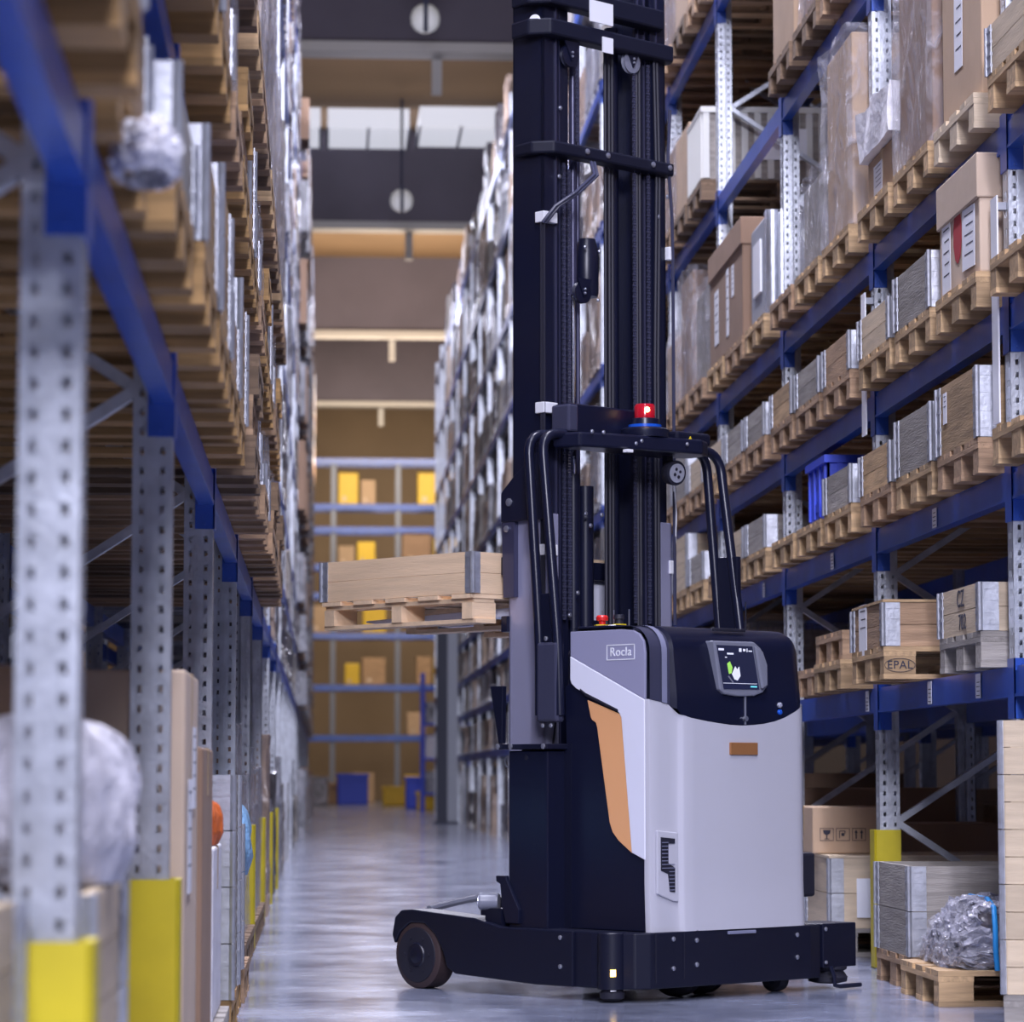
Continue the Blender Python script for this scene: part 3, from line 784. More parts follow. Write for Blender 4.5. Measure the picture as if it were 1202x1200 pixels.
# ground level left
CL(0,0,2,'wood_pale',3,look=' stack, picture edge',dx=-.17)
o = sack(.38,.3,.30,95,12).build('foam_bag','foam_film',None,True,loc=(-1.1,slotL(0,2),.74)); tag(o,'white foam bag at the far left picture edge','bag')
CL(0,1,0,'wood_pale',3,look=' stack full of foam bags',dx=-.08)
t = empty('dark_tub',(-.90,slotL(1,0)-.08,.735)); tag(t,'dark grey plastic tub among white foam on the left','tub')
MB().box(-.14,-.22,.0,.14,.22,.19).build('body','dark_tub',t,bevel=.01); MB().box(-.15,-.23,.17,.15,.23,.195).build('rim','dark_tub',t)
o = sack(.175,.26,.29,96,15,.11).build('foam_bag','foam_film',None,True,loc=(-.50,slotL(1,0)+.06,.735)); tag(o,'large white foam bag bulging over the crate, lower left','bag')
o = sack(.34,.26,.16,97,9,.12).build('foam_bag','foam_film',None,True,loc=(-.98,slotL(1,0)-.06,.932)); tag(o,'crumpled white foam sheet above the dark tub, lower left','bag')
PLt(0,1,1,'wood_brown',-.16); carton((PX_L-.18,slotL(1,1),.144),(1.1,.76,.99),'card_dark','dark brown carton behind white foam bags at lower left',dirx=-1,group='cartons on the left rack')
PLt(0,1,2,'wood_brown'); carton((PX_L-.1,slotL(1,2),.144),(1.0,.76,.8),'card','brown carton in front of the second left post',dirx=-1,group='cartons on the left rack')
PLt(0,2,0,'wood_brown',-.06)
c = carton((PX_L-.04,slotL(2,0),.144),(1.16,.78,1.05),'card_pale','tall pale carton with white papers right of the second left post',dirx=-1,group='cartons on the left rack')
paper(c,.583,.1,.80,.2,.22); paper(c,.583,-.15,.62,.22,.3)
for i,(x,z) in enumerate(((.30,.70),(.44,.62))): MB().box(x-.06,-.392,z-.12,x+.06,-.391,z+.12).build('paper_label','paper',c)
PLt(0,2,1,'wood_brown',-.02); carton((PX_L-.02,slotL(2,1),.144),(1.14,.78,.86),'card_dark','carton with open brown flap, left rack ground, bay three',dirx=-1,group='cartons on the left rack')
PLt(0,2,2,'wood_grey',-.02); carton((PX_L-.02,slotL(2,2),.144),(1.14,.78,.55),'wrap_white','white carton under orange sack, left rack ground',dirx=-1,group='cartons on the left rack')
o = sack(.11,.16,.16,98,7).build('orange_sack','orange_bag',None,True,loc=(PX_L+.46,slotL(2,2),.697)); tag(o,'bright orange sack on a white carton, left rack ground','sack')
CL(0,3,0,'wood_grey',4,look=' tall stack with bright hinges',dx=-.02); CL(0,3,1,'wood_brown',3,look=' stack of three',dx=-.03)
PLt(0,3,2,'wood_brown',-.02); carton((PX_L-.02,slotL(3,2),.144),(1.14,.78,.36),'card','carton under pale blue bag, left rack ground',dirx=-1,group='cartons on the left rack')
o = sack(.15,.26,.32,99,8).build('blue_bag','bag_blue',None,True,loc=(PX_L+.45,slotL(3,2),.507)); tag(o,'pale blue plastic bag on a carton, left rack ground','bag')
for b in (4,5):
    for k in range(3):
        PLt(0,b,k,'wood_dark',-.06)
        wrapped((PX_L-.06,slotL(b,k),.144),(1.14,.78,random.uniform(.6,1.1)),'card_dark','dark film wrapped load, '+where('left',0,b,k),110+b*3+k,.03)

# ---- rear rows: simple cartons seen through the gaps
for side, X, Y0, P_, LV, z_of in (('right',4.62,RY0,RP,5,zR),('left',-2.3,LY0,LP,4,zL)):
    for b in range(1,7):
        for l in range(0,LV+1):
            for k in (0,1):
                if random.random() < .30: continue
                y = Y0 + b*P_ + .75 + k*1.35; h = random.uniform(.25,.48) if l in (1,2,3) else random.uniform(.5,.9)
                m_ = random.choice(('card_dark','card','wood_dark','wood_brown'))
                o = MB().box(-.5,-.55,0,.5,.55,h).build('storage_carton', m_, None, bevel=.01, loc=(X,y,z_of(l)))
                MB().box(-.505,-.05,h-.12,.505,.05,h+.002).build('parcel_tape','tape',o)
                tag(o,'dim carton on the rear row behind the %s rack, level %s, bay %s, place %s' % (side,NUM[l],NUM[b+1],NUM[k+1]),'carton','cartons of the rear rows')
for i,(x,y,z) in enumerate(((4.9,22.6,.9),(5.2,22.4,.2),(5.6,25.3,.3))):
    o = MB().box(-.5,-.4,0,.5,.4,.55).build('yellow_bin','yellow_box',None,bevel=.02,loc=(6.6,y,z if i else .575)); MB().box(-.52,-.42,.5,.52,.42,.56).build('rim','yellow_box',o)
    if i == 1: o.location = (6.6,22.5,0)
    if i == 2: o.location = (7.0,25.3,0)
    tag(o,('upper yellow bin far behind the right rack','lower yellow bin far behind the right rack','lone yellow bin deep behind the right rack')[i],'bin','yellow bins')

# ---- far loads: one mesh each (a few pixels wide)
def far_mesh(h, seed, film):
    b = MB()
    for y in (-.35,0,.35): b.box(-.6,y-.05,0,.6,y+.05,.1)
    b.box(-.6,-.4,.1,.6,.4,.144)
    c = lumpy((1.18,.80,h),.035,seed,7)
    n = len(b.v); b.v += [(x,y,z+.144) for x,y,z in c.v]; b.f += [tuple(n+i for i in f) for f in c.f]
    return b
FK = [('wrapped_load','wrapped load','wrap',[.35,.6,.95]),('carton_load','carton','wrap_tan',[.5,.8,1.05]),('pallet_box','box','wood_grey',[.36,.5,.7]),('pale_load','wrapped load','card_pale',[.4,.8,1.0]),('dark_load','wrapped load','wrap_dark',[.5,.8,1.0])]
LOOK = {'wrap':'grey film wrapped','wrap_tan':'tan film wrapped','wood_grey':'grey wooden box','card_pale':'pale carton','wrap_dark':'dark film wrapped'}
def far_loads(side, X, slot, LV, b0, b1, maxh, weights):
    for b in range(b0, b1):
        for l in range(0, len(LV)+1):
            z = 0 if l == 0 else LV[l-1]
            room = (LV[l]-z if l < len(LV) else 1.2) - .144 - .2
            for k in range(3):
                if random.random() < .08 or (side == 'right' and b == 17 and l <= 2): continue
                i = random.choices(range(5), weights)[0]; nm, cat, m_, hs = FK[i]
                h = [q for q in hs if q < room] or [.35]; h = random.choice(h)
                me = cached((nm,h), m_, lambda: far_mesh(h, int(h*100)+i, m_))
                o = link(nm, me, None, (X+random.uniform(-.03,.05)*(1 if side=='left' else -1), slot(b,k), z))
                tag(o, 'distant %s load, %s' % (LOOK[m_], where(side,l,b,k)), cat, 'distant loads on the %s rack' % side)
far_loads('right', PX_R+.11, slotR, LR, 6, 20, 1, (3,5,2,1,2))
for b, ls in ((5,(0,1,2,3,4)),):
    for l in ls:
        for k in range(3):
            nm, cat, m_, hs = FK[(l+k)%4]; me = cached((nm,hs[0]), m_, lambda: far_mesh(hs[0], int(hs[0]*100), m_))
            tag(link(nm, me, None, (PX_R, slotR(b,k), zR(l))), 'distant %s load, %s' % (LOOK[m_], where('right',l,b,k)), cat, 'distant loads on the right rack')
far_loads('left', PX_L-.10, slotL, LL, 6, 15, 1, (3,2,2,0,5))
for l in range(4, len(LL)+1):
    for b in range(4,6):
        for k in range(3):
            nm, cat, m_, hs = FK[(l*2+b+k)%5]; h = hs[(l+k)%3]; me = cached((nm,h), m_, lambda: far_mesh(h, int(h*100), m_))
            tag(link(nm, me, None, (PX_L-.08, slotL(b,k), zL(l))), 'distant %s load, %s' % (LOOK[m_], where('left',l,b,k)), cat, 'distant loads on the left rack')
st = MB(); st2 = MB()
for b in range(15, 29):
    for l in range(0, len(LL)+1):
        z = 0 if l == 0 else LL[l-1]
        for k in range(3):
            h = random.uniform(.35,.55) if l in (1,2) else random.uniform(.6,1.1)
            q = st if random.random() < .6 else st2
            q.box(PX_L-.6,slotL(b,k)-.39,z,PX_L+.6+random.uniform(0,.06),slotL(b,k)+.39,z+h)
tag(st.build('distant_film_loads','wrap'),'countless grey film loads at the far end of the left rack','loads',kind='stuff')
tag(st2.build('distant_carton_loads','card_dark'),'countless brown cartons at the far end of the left rack','loads',kind='stuff')

# ---- far end of the aisle: cross rack, post, oddments
t = empty('pallet_rack',(0,106,0)); tag(t,'far cross rack with blue beams closing the end of the aisle','rack','pallet racks')
for x in (-4,-.7,.35,2.6,5.9,9.2):
    MB().box(x-.09,0,0,x+.09,.12,12).build('upright_post','steel_mid',t); MB().box(x-.06,1,0,x+.06,1.1,12).build('upright_post','steel_mid',t)
for z in (2.35,4.1,5.9,7.3,8.3,9.6,10.4,12.0):
    MB().box(-4,-.05,z-.20,9.2,0,z).build('load_beam','blue',t); MB().box(-4,1.1,z-.2,9.2,1.15,z).build('load_beam','blue',t)
i = 0
for z in (0,2.35,4.1,5.9,8.3,10.4):
    x = -3.4; i = -1
    while x < 8.8:
        wv = random.uniform(.5,1.0); h = random.uniform(.6,1.15); i += 1
        if random.random() < .85 and not any(abs(x+wv/2-p) < wv/2+.1 for p in (-4,-.7,.35,2.6,5.9,9.2)):
            m_ = random.choice(('card_dark','card','yellow_box','yellow_box','wood_brown','wrap','card_dark','card'))
            o = MB().box(-wv/2,0,0,wv/2,.95,h).build('storage_box',m_,None,bevel=.03,loc=(x+wv/2,106.05,z))
            MB().box(-wv*.3,-.005,h*.1,-wv*.1,0,h*.25).build('paper_label','card_pale',o)
            tag(o,'blurred %s on the far cross rack, %s shelf, %s from the left' % ({'card_dark':'dark carton','card':'brown carton','yellow_box':'yellow box','wood_brown':'wooden box','wrap':'grey bundle'}[m_], ('bottom','second','third','fourth','fifth','top')[(0,2.35,4.1,5.9,8.3,10.4).index(z)], ('first','second','third','fourth','fifth','sixth','seventh','eighth','ninth','tenth','eleventh','twelfth','thirteenth','fourteenth','fifteenth','sixteenth','seventeenth','eighteenth','nineteenth','twentieth')[i]),'box','boxes on the far cross rack')
        x += wv+.1
t = empty('steel_post',(2.40,60,0)); tag(t,'tall dark steel door post standing by the far right rack','post')
MB().box(-.16,-.2,0,.05,.1,3.95).build('dark_flange','steel_dark',t); MB().box(.05,-.2,0,.25,.1,3.95).build('pale_web','steel_grey',t); MB().box(-.22,-.26,0,.27,.16,.05).build('base_plate','steel_dark',t)
for i,(x,y,m_,h) in enumerate(((2.9,88,'crate',.9),(3.3,92,'wrap',.8),(2.4,96,'yellow_box',.6),(1.0,100,'crate',1.0),(.3,101,'wood_brown',.7),(-.3,97,'wrap',.9),(3.1,84,'yellow_box',.5))):
    o = MB().box(-.5,-.4,0,.5,.4,h).build('floor_bin',m_,None,bevel=.05,loc=(x,y,0)); MB().box(-.53,-.43,h-.08,.53,.43,h+.02).build('rim',m_,o)
    tag(o,('blue bin beside the far right shelving','grey bin right of the aisle at its far end','yellow bin in the aisle before the cross rack','blue bin directly before the far cross rack','brown bin directly before the far cross rack','grey bin left of the aisle at its far end','yellow bin just behind the blue shelving unit')[i],'bin','bins at the aisle end')
t = empty('shelving_unit',(3.2,79,0)); tag(t,'blue steel shelving unit with clutter at the far right','shelf')
for x in (-.6,.6):
    for y in (0,.6): MB().box(x-.05,y-.05,0,x+.05,y+.05,3.6).build('upright','crate',t)
for z in (.5,1.4,2.3,3.2): MB().box(-.6,0,z-.06,.6,.6,z).build('shelf_board','crate',t)
for i,z in enumerate((.5,1.4,2.3)):
    for j,x in enumerate((-.3,.28)):
        o = lumpy((.45,.5,.55),.05,200+i*2+j,8).build('sack','wrap_white' if (i+j)%2 else 'wrap',None,True,loc=(3.2+x,79.3,z)); tag(o,'pale sack on the blue far shelving, shelf %s, %s side' % (NUM[i+1],('left','right')[j]),'sack','sacks on the far shelving')

# ------------------------------------------------------------------ automated reach truck; local x = across (b), y = forward (a)
TK = empty('automated_reach_truck', (1.345,12.53,0), math.radians(40))
tag(TK,'black, white and orange automated reach truck with tall mast parked diagonally in the aisle','forklift truck')
def tb(name, m, *bx, bevel=.004, parent=None):
    b = MB()
    for q in bx: b.box(*q)
    return b.build(name, m, parent or TK, bevel=bevel)
def bolts(pts, ax, r=.009, parent=None, m='bolt', name='bolt'):
    for p in pts:
        d = Vector(ax)*.008
        MB().lathe([(r,0),(r,.005),(r*.6,.008)], p, ax, 10).build(name, m, parent or TK, True)
SIDE = lambda u, v, d: (d, u, v)       # u along forward, v up, d across
# chassis skirt
foot = [(-.03,-.035),(.96,-.035),(1.04,-.02),(1.10,.06),(1.10,.62),(-.13,.62),(-.14,.20),(-.125,.08),(-.09,.0)]
sk = MB().prism(foot, lambda u,v,d:(u,v,d), .055,.283).build('chassis_skirt','navy',TK,bevel=.006)
b = MB(); b.prism([(.24,.283),(.30,.300),(.72,.300),(.78,.283)], lambda u,v,d:(u,d,v), -.034, .05); b.build('bumper_lip','navy',sk)
tb('skirt_handle','arch_l',(.43,-.046,.262,.60,-.034,.276),parent=sk,bevel=.003)
bolts([(.10,-.036,.255),(.10,-.036,.135),(.24,-.036,.245),(.24,-.036,.145),(.87,-.036,.245),(.87,-.036,.150)],(0,-1,0),.010,sk)
tb('skirt_seam','rubber',(-.005,-.037,.08,.0,-.034,.283),parent=sk,bevel=0)
tb('skirt_seam','rubber',(.165,-.037,.09,.168,-.034,.283),parent=sk,bevel=0)
tb('chassis_floor','rubber',(-.02,.02,.05,.99,.55,.07),bevel=0)
# outrigger legs with load wheels
LEG = [(.30,.055),(.523,.053),(1.02,.075),(1.07,.10),(1.10,.17),(1.15,.24),(1.22,.285),(1.31,.285),(1.38,.24),(1.415,.19),(1.43,.23),(1.412,.305),(1.37,.337),(1.30,.342),(.90,.318),(.74,.285),(.30,.283)]
for nm, d0, d1, dw in (('outrigger_leg',-.15,-.02,-.152),('outrigger_leg',.985,1.115,1.12)):
    lg = MB().prism(LEG, SIDE, d0, d1).build(nm,'navy',TK,bevel=.006)
    s = -1 if d0 < 0 else 1
    o_ = d0 if s < 0 else d1
    x0, x1 = (d0+.005, d1-.02) if s < 0 else (d0+.02, d1-.005)
    MB().lathe([(.135,0),(.146,.008),(.146,x1-x0-.008),(.135,x1-x0)], (x0,1.27,.146), (1,0,0), 40).build('wheel_tread','tread',lg,True)
    MB().lathe([(.118,-.004),(.122,.004),(.122,x1-x0)], (x0,1.27,.146), (1,0,0), 36).build('wheel_disc','rubber',lg,True)
    MB().lathe([(.05,-.010),(.055,-.003),(.03,-.012)], (x0,1.27,.146), (1,0,0), 20).build('wheel_hub','navy2',lg,True)
    for q in range(6):
        a_ = q*PI/3; MB().cyl((x0-.008,1.27+.08*math.cos(a_),.146+.08*math.sin(a_)),(x0,1.27+.08*math.cos(a_),.146+.08*math.sin(a_)),.008,n=8).build('wheel_bolt','rubber',lg)
bolts([(-.151,.37,.255),(-.151,.37,.135)],(-1,0,0),.010)
MB().tube([(-.02,1.33,.338),(.10,1.36,.352),(.24,1.36,.372),(.36,1.34,.385)],.016,8).build('bumper_bar','bezel',TK,True)
MB().box(.30,1.20,.10,.42,1.34,.385).build('bumper_bracket','navy',TK)
# corner safety scanners
x, y = -.115, .105; cx, cy = -.643, -.766
sc = MB().lathe([(.06,.055),(.06,.280),(.055,.285)], (x,y,0), (0,0,1), 24).build('scanner_housing','navy',TK,True)
MB().lathe([(.035,.010),(.05,.018),(.052,.040),(.044,.050),(.052,.060)], (x,y,0), (0,0,1), 24).build('safety_scanner','rubber',sc,True)
MB().bar((x+cx*.062-.02*.766,y+cy*.062+.02*.643*0,.122),(x+cx*.062+.016*.766,y+cy*.062-.0,.122),.008,.028).build('amber_light','amber_on',sc)
MB().bar((x+cx*.053-.015,y+cy*.053,.050),(x+cx*.053+.015,y+cy*.053,.050),.004,.005).build('printed_text','clip',sc)
sc = MB().box(1.06,-.02,.095,1.28,.20,.285).build('scanner_housing','navy',TK,bevel=.004)
MB().lathe([(.05,.022),(.085,.03),(.088,.05),(.07,.075),(.085,.085),(.085,.098)], (1.18,.06,0), (0,0,1), 28).build('safety_scanner','rubber',sc,True)
MB().tube([(1.085,-.04,.10),(1.085,-.06,.06),(1.09,-.06,.022),(1.12,-.06,.016),(1.27,-.05,.016)],.010,8).build('scanner_guard','navy2',sc,True)
bolts([(1.075,-.021,.262),(1.075,-.021,.118)],(0,-1,0),.009,sc)
# drive and support wheels under the skirt
for x, y, r in ((.33,.16,.11),(.52,.20,.11),(.86,.08,.05)):
    w_ = MB().lathe([(r*.85,-.04),(r,-.03),(r,.03),(r*.85,.04)], (x,y,r), (1,.3,0), 26).build('drive_wheel' if r>.1 else 'caster_wheel','rubber',TK,True)
    MB().lathe([(r*.3,-.046),(r*.5,-.03),(r*.5,.03),(r*.3,.046)], (x,y,r), (1,.3,0), 16).build('wheel_hub','navy2',w_,True)
# body core
tb('body_core','navy',(.012,.03,.28,.955,.50,1.46),(.012,.03,1.30,.955,.46,1.50),bevel=.02)
# side panels, thin raised plates on the left flank
def sp(name, m, pts, d=.010, off=0.0, bevel=.003):
    return MB().prism(pts, SIDE, .012-off, .012-off-d).build(name, m, TK, bevel=bevel)
sp('side_panel_black','navy2',[(.02,.285),(.47,.285),(.50,1.30),(.46,1.32),(.42,1.29),(.36,1.265),(.10,1.16),(.02,1.0)],.006)
sp('side_panel_grey','side_grey',[(.46,1.43),(.024,1.238),(.022,1.43),(.030,1.480),(.055,1.512),(.09,1.527),(.16,1.533),(.46,1.533)],.014)
sp('side_panel_white','side_white',[(.46,1.429),(.46,1.33),(.452,1.312),(.425,1.292),(.172,1.186),(.158,1.165),(.10,.607),(.024,.578),(.024,1.237)],.016)
sp('side_panel_orange','orange',[(.362,1.242),(.342,1.170),(.335,1.158),(.312,1.146),(.304,1.125),(.232,.73),(.215,.690),(.180,.655),(.102,.604),(.158,1.162),(.170,1.180)],.012)
sp('panel_slot','rubber',[(.40,1.283),(.366,1.258),(.174,1.188),(.176,1.200),(.366,1.272),(.40,1.292)],.019)
# brand frame and lettering on the grey panel
fr = MB()
for (u0,v0,u1,v1) in ((.079,1.405,.243,1.409),(.079,1.466,.243,1.470),(.079,1.405,.083,1.470),(.239,1.405,.243,1.470)): fr.box(-.0035,u0,v0,-.002,u1,v1)
fr.build('brand_frame','clip',TK)
lt = link('brand_lettering', text_mesh('Rocla',.052,'clip'), TK)
lt.matrix_local = Matrix.Translation((-.003,.161,1.438)) @ Matrix(((0,0,-1,0),(-1,0,0,0),(0,1,0,0),(0,0,0,1)))
# rear boundary between white cover and dark hood
ZB = [(0,1.24),(.10,1.222),(.135,1.205),(.16,1.180),(.22,1.165),(.33,1.150),(.45,1.138),(.55,1.135),(.66,1.143),(.77,1.160),(.86,1.190),(.93,1.225),(.965,1.24),(1.6,1.24)]
def lerp(T_, x):
    for (x0,y0),(x1,y1) in zip(T_, T_[1:]):
        if x <= x1: return y0 + (y1-y0)*max(0,(x-x0))/(x1-x0)
    return T_[-1][1]
path = [(0,.03),(.0,.012),(.004,.003),(.012,0),(.06,-.003),(.11,-.006),(.15,-.008),(.163,-.013),(.172,-.022),(.185,-.027),(.25,-.028)] + \
       [(.25+.07*i,-.028-.006*math.sin(PI*i/9)) for i in range(1,10)] + [(.905,-.027),(.93,-.021),(.948,-.008),(.957,.010),(.963,.035),(.966,.10),(.967,.30),(.966,.50)]
def rear_fn(u, v):
    i = u*(len(path)-1); k = min(int(i), len(path)-2); f = i-k
    x = path[k][0]*(1-f)+path[k+1][0]*f; y = path[k][1]*(1-f)+path[k+1][1]*f
    z0 = .283; z1 = lerp(ZB, x)
    # slightly flared foot
    fl = max(0, 1-v*5)*.006
    return (x, y-fl, z0+(z1-z0)*v)
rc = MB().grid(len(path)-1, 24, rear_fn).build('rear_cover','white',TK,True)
tb('badge','badge',(.452,-.043,1.012,.622,-.030,1.064),parent=rc,bevel=.002)
# vent recess on the left strip
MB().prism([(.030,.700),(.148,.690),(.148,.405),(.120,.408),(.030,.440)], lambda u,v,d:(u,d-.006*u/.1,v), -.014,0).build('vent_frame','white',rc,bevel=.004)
vg = MB().prism([(.048,.672),(.125,.665),(.125,.645),(.088,.645),(.088,.565),(.125,.545),(.125,.445),(.098,.448),(.088,.520),(.048,.535)], lambda u,v,d:(u,d-.006*u/.1,v), -.018,-.010).build('vent_grille','rubber',rc)
for i in range(14):
    z = .455+i*.015
    MB().bar((.05 if z>.54 else .092,-.023,z),(.086 if z>.56 else .122,-.025,z),.003,.003).build('grille_bar','arch_l',vg)
# hood
def hood_profile(t, zb):
    # up the back, round over, forward along the top
    z1, r = 1.445, .105
    Ls = [z1-zb, r*PI/2, .36]; tot = sum(Ls); s_ = t*tot
    if s_ < Ls[0]:
        z = zb+s_; lean = max(0,(z-1.25))*.10; return (-.028+lean, z, -1, .1)
    s_ -= Ls[0]
    y0 = -.028+(z1-1.25)*.10
    if s_ < Ls[1]:
        a_ = s_/r; return (y0+r*(1-math.cos(a_)), z1+r*math.sin(a_), -math.cos(a_), math.sin(a_))
    return (y0+r+(s_-Ls[1]), z1+r, 0, 1)
def hood_fn(u, v):
    x = .118+(.966-.118)*u; r = .085
    y, z, ny, nz = hood_profile(v, lerp(ZB, x))
    ins = 0
    if x > .966-r:
        d_ = (x-(.966-r))/r; ins = r*(1-math.sqrt(max(0,1-d_*d_)))*.95
    if x < .118+.03:
        d_ = ((.118+.03)-x)/.03; ins = .03*(1-math.sqrt(max(0,1-d_*d_)))
    y2 = y - ny*ins*1.0; z2 = z - nz*ins*1.0
    return (x, y2, z2)
hd = MB().grid(40, 30, hood_fn).build('console_hood','navy2',TK,True)
tb('hood_side','navy2',(.945,.07,1.22,.966,.46,1.47),parent=hd,bevel=.02)
tb('hood_back','navy',(.10,.36,1.20,.95,.44,1.535),parent=hd,bevel=.01)
tb('hood_slot','rubber',(.42,.02,1.536,.62,.035,1.549),parent=hd,bevel=.003)
# grey arch beside the hood
def arch_fn(x0, x1, out, a1=.46):
    def f(u, v):
        x = x0+(x1-x0)*u
        z1, r = 1.435, .105; zb = lerp(ZB,x)
        Ls = [z1-zb, r*PI/2, a1-.1]; tot = sum(Ls); s_ = v*tot
        if s_ < Ls[0]: y, z = -out, zb+s_
        elif s_ < Ls[0]+Ls[1]:
            a_ = (s_-Ls[0])/r; R_ = r+out; y, z = r-R_*math.cos(a_), z1+R_*math.sin(a_)
        else: y, z = r+(s_-Ls[0]-Ls[1]), z1+r+out
        return (x, y, z)
    return f
ar = MB(); ar.grid(2,26,arch_fn(.0,.12,.004)); ar.build('hood_arch','arch',TK,True)
MB().grid(2,26,arch_fn(.066,.098,.010)).build('arch_trim','arch_l',TK,True)
# touch screen
RE = lambda u, v, d: (u, d, v)
bz = MB(); bz.quadbox([(.345,-.030,1.480),(.60,-.034,1.486),(.60,-.02,1.486),(.345,-.016,1.480),(.345,-.030,1.482),(.60,-.034,1.488),(.60,-.02,1.488),(.345,-.016,1.482)])
P_ = [(.345,1.490),(.60,1.492),(.645,1.465),(.676,1.40),(.680,1.300),(.655,1.278),(.60,1.262),(.50,1.258),(.415,1.266),(.385,1.285)]
bz = MB().prism(P_, RE, -.045, .02).build('screen_bezel','bezel',TK,bevel=.006)
MB().prism([(.362,1.472),(.585,1.472),(.628,1.290),(.405,1.288)], RE, -.048, -.044).build('touch_screen','screen',bz)
MB().prism([(.59,1.476),(.640,1.452),(.668,1.395),(.670,1.305),(.634,1.290)], RE, -.062, -.044).build('bezel_wing','bezel',bz,bevel=.008)
def ui(m, *r):
    b_ = MB()
    for (u0,v0,u1,v1) in r: b_.prism([(u0,v0),(u1,v0),(u1,v1),(u0,v1)], RE, -.0488,-.0478)
    b_.build('screen_symbol', m, bz)
ui('s_white',(.372,1.450,.405,1.459),(.50,1.447,.515,1.462),(.525,1.450,.540,1.460),(.548,1.447,.553,1.462),(.56,1.449,.582,1.454),(.425,1.434,.465,1.441))
ui('s_white',(.40,1.312,.612,1.314),(.412,1.420,.424,1.424))
ui('s_cyan',(.572,1.298,.612,1.304))
MB().prism([(.425,1.395),(.442,1.405),(.458,1.380),(.452,1.355),(.436,1.352)], RE, -.0488,-.0478).build('screen_symbol','s_green',bz)
MB().prism([(.455,1.352),(.475,1.385),(.488,1.372),(.500,1.385),(.508,1.345),(.490,1.325),(.470,1.330)], RE, -.0488,-.0478).build('screen_symbol','s_white',bz)
MB().prism([(.430,1.340),(.436,1.345),(.465,1.318),(.460,1.314)], RE, -.0488,-.0478).build('screen_symbol','bezel',bz)
# lock and indicator knobs
MB().box(.553,-.036,1.14,.557,-.026,1.262).build('hood_seam','bezel',hd)
MB().cyl((.553,-.042,1.165),(.553,-.026,1.165),.011).build('key_lock','bolt',hd)
for z, m_ in ((1.226,'lens'),(1.196,'led_blue')): MB().lathe([(.012,0),(.012,.008),(.007,.012)], (.776,-.028,z), (0,-1,0), 14).build('indicator_knob',m_,hd,True)
pd = tb('side_bumper_pad','rubber',(1.0,.05,.40,1.095,.13,.590),bevel=.012)
tb('pad_bracket','navy',(.95,.07,.46,1.0,.11,.53),parent=pd)
# emergency stop and key on the hood's left top
tb('button_plinth','navy2',(.03,.22,1.53,.16,.45,1.556),bevel=.008)
MB().prism([(math.cos(t*PI/3)*.036,math.sin(t*PI/3)*.036) for t in range(6)], lambda u,v,d:(.09+u,.36+v,d),1.552,1.562).build('stop_plate','tag_yellow',TK)
MB().lathe([(.014,1.562),(.014,1.578),(.026,1.580),(.027,1.594),(.020,1.602)], (.09,.36,0), (0,0,1), 18).build('emergency_stop','btn_red',TK,True)
MB().prism([(math.cos(t*PI/3)*.032,math.sin(t*PI/3)*.032) for t in range(6)], lambda u,v,d:(.10+u,.27+v,d),1.552,1.562).build('key_plate','tag_yellow',TK)
MB().lathe([(.018,1.562),(.018,1.582),(.024,1.584),(.022,1.602)], (.10,.27,0), (0,0,1), 16).build('key_switch','rubber',TK,True)
for y in (.40,.33,.24): MB().cyl((.13,y,1.55),(.13,y,1.625),.003,n=6).build('key_pin','bolt',TK)
# mast base box and hardware
mbx = tb('mast_base_box','navy2',(-.10,.50,.27,.10,.735,1.030),bevel=.006)
MB().lathe([(.010,0),(.010,.002)], (-.101,.625,1.0), (-1,0,0), 14).build('eye_hole','rubber',mbx)
tb('base_flange','navy',(-.12,.48,1.036,.12,.80,1.058),bevel=.003)
MB().box(.0,.46,.28,.30,.76,1.06).build('mast_foot','navy',TK)
tb('base_side_plate','navy',(-.06,.735,.66,.0,.775,1.02),bevel=.004)
tb('yellow_stripe','tag_yellow',(-.062,.738,.80,-.0605,.745,.91),bevel=0); MB().lathe([(.010,0),(.008,.010)],(-.061,.750,.862),(-1,0,0),12).build('red_knob','btn_red',TK,True)
r_ = MB()
for i in range(16):
    a0, a1 = 2*PI*i/16, 2*PI*(i+1)/16
    r_.bar((-.075,.768+.016*math.cos(a0),.985+.024*math.sin(a0)),(-.075,.768+.016*math.cos(a1),.985+.024*math.sin(a1)),.005,.005,(1,0,0))
r_.build('lift_ring','bolt',TK)
bolts([(-.122,.78,1.048),(-.122,.70,1.048),(-.122,.50,1.048)],(-1,0,0),.012)
fin = MB().prism([(.775,1.308),(.855,1.308),(.83,1.20),(.80,1.06),(.78,1.06)], SIDE, -.10,-.075).build('side_fin','navy',TK,bevel=.003)
# gusset and leg camera
MB().prism([(.74,.50),(.80,.50),(.80,.475),(.775,.465),(.76,.36),(.74,.30),(.66,.30),(.66,.36),(.735,.48)], SIDE,-.115,-.095).build('gusset','navy2',TK,bevel=.003)
lc = MB().lathe([(.030,0),(.037,.003),(.038,.012),(.036,.016),(.036,.075),(.034,.085)], (-.13,.885,.388), (.55,-.83,0), 26).build('leg_camera','bezel',TK,True)
MB().lathe([(.030,-.003),(.028,.004)], (-.13,.885,.388), (.55,-.83,0), 24).build('camera_lens','lens',lc,True)
MB().box(-.12,.76,.29,-.05,.86,.36).build('camera_bracket','navy',lc)
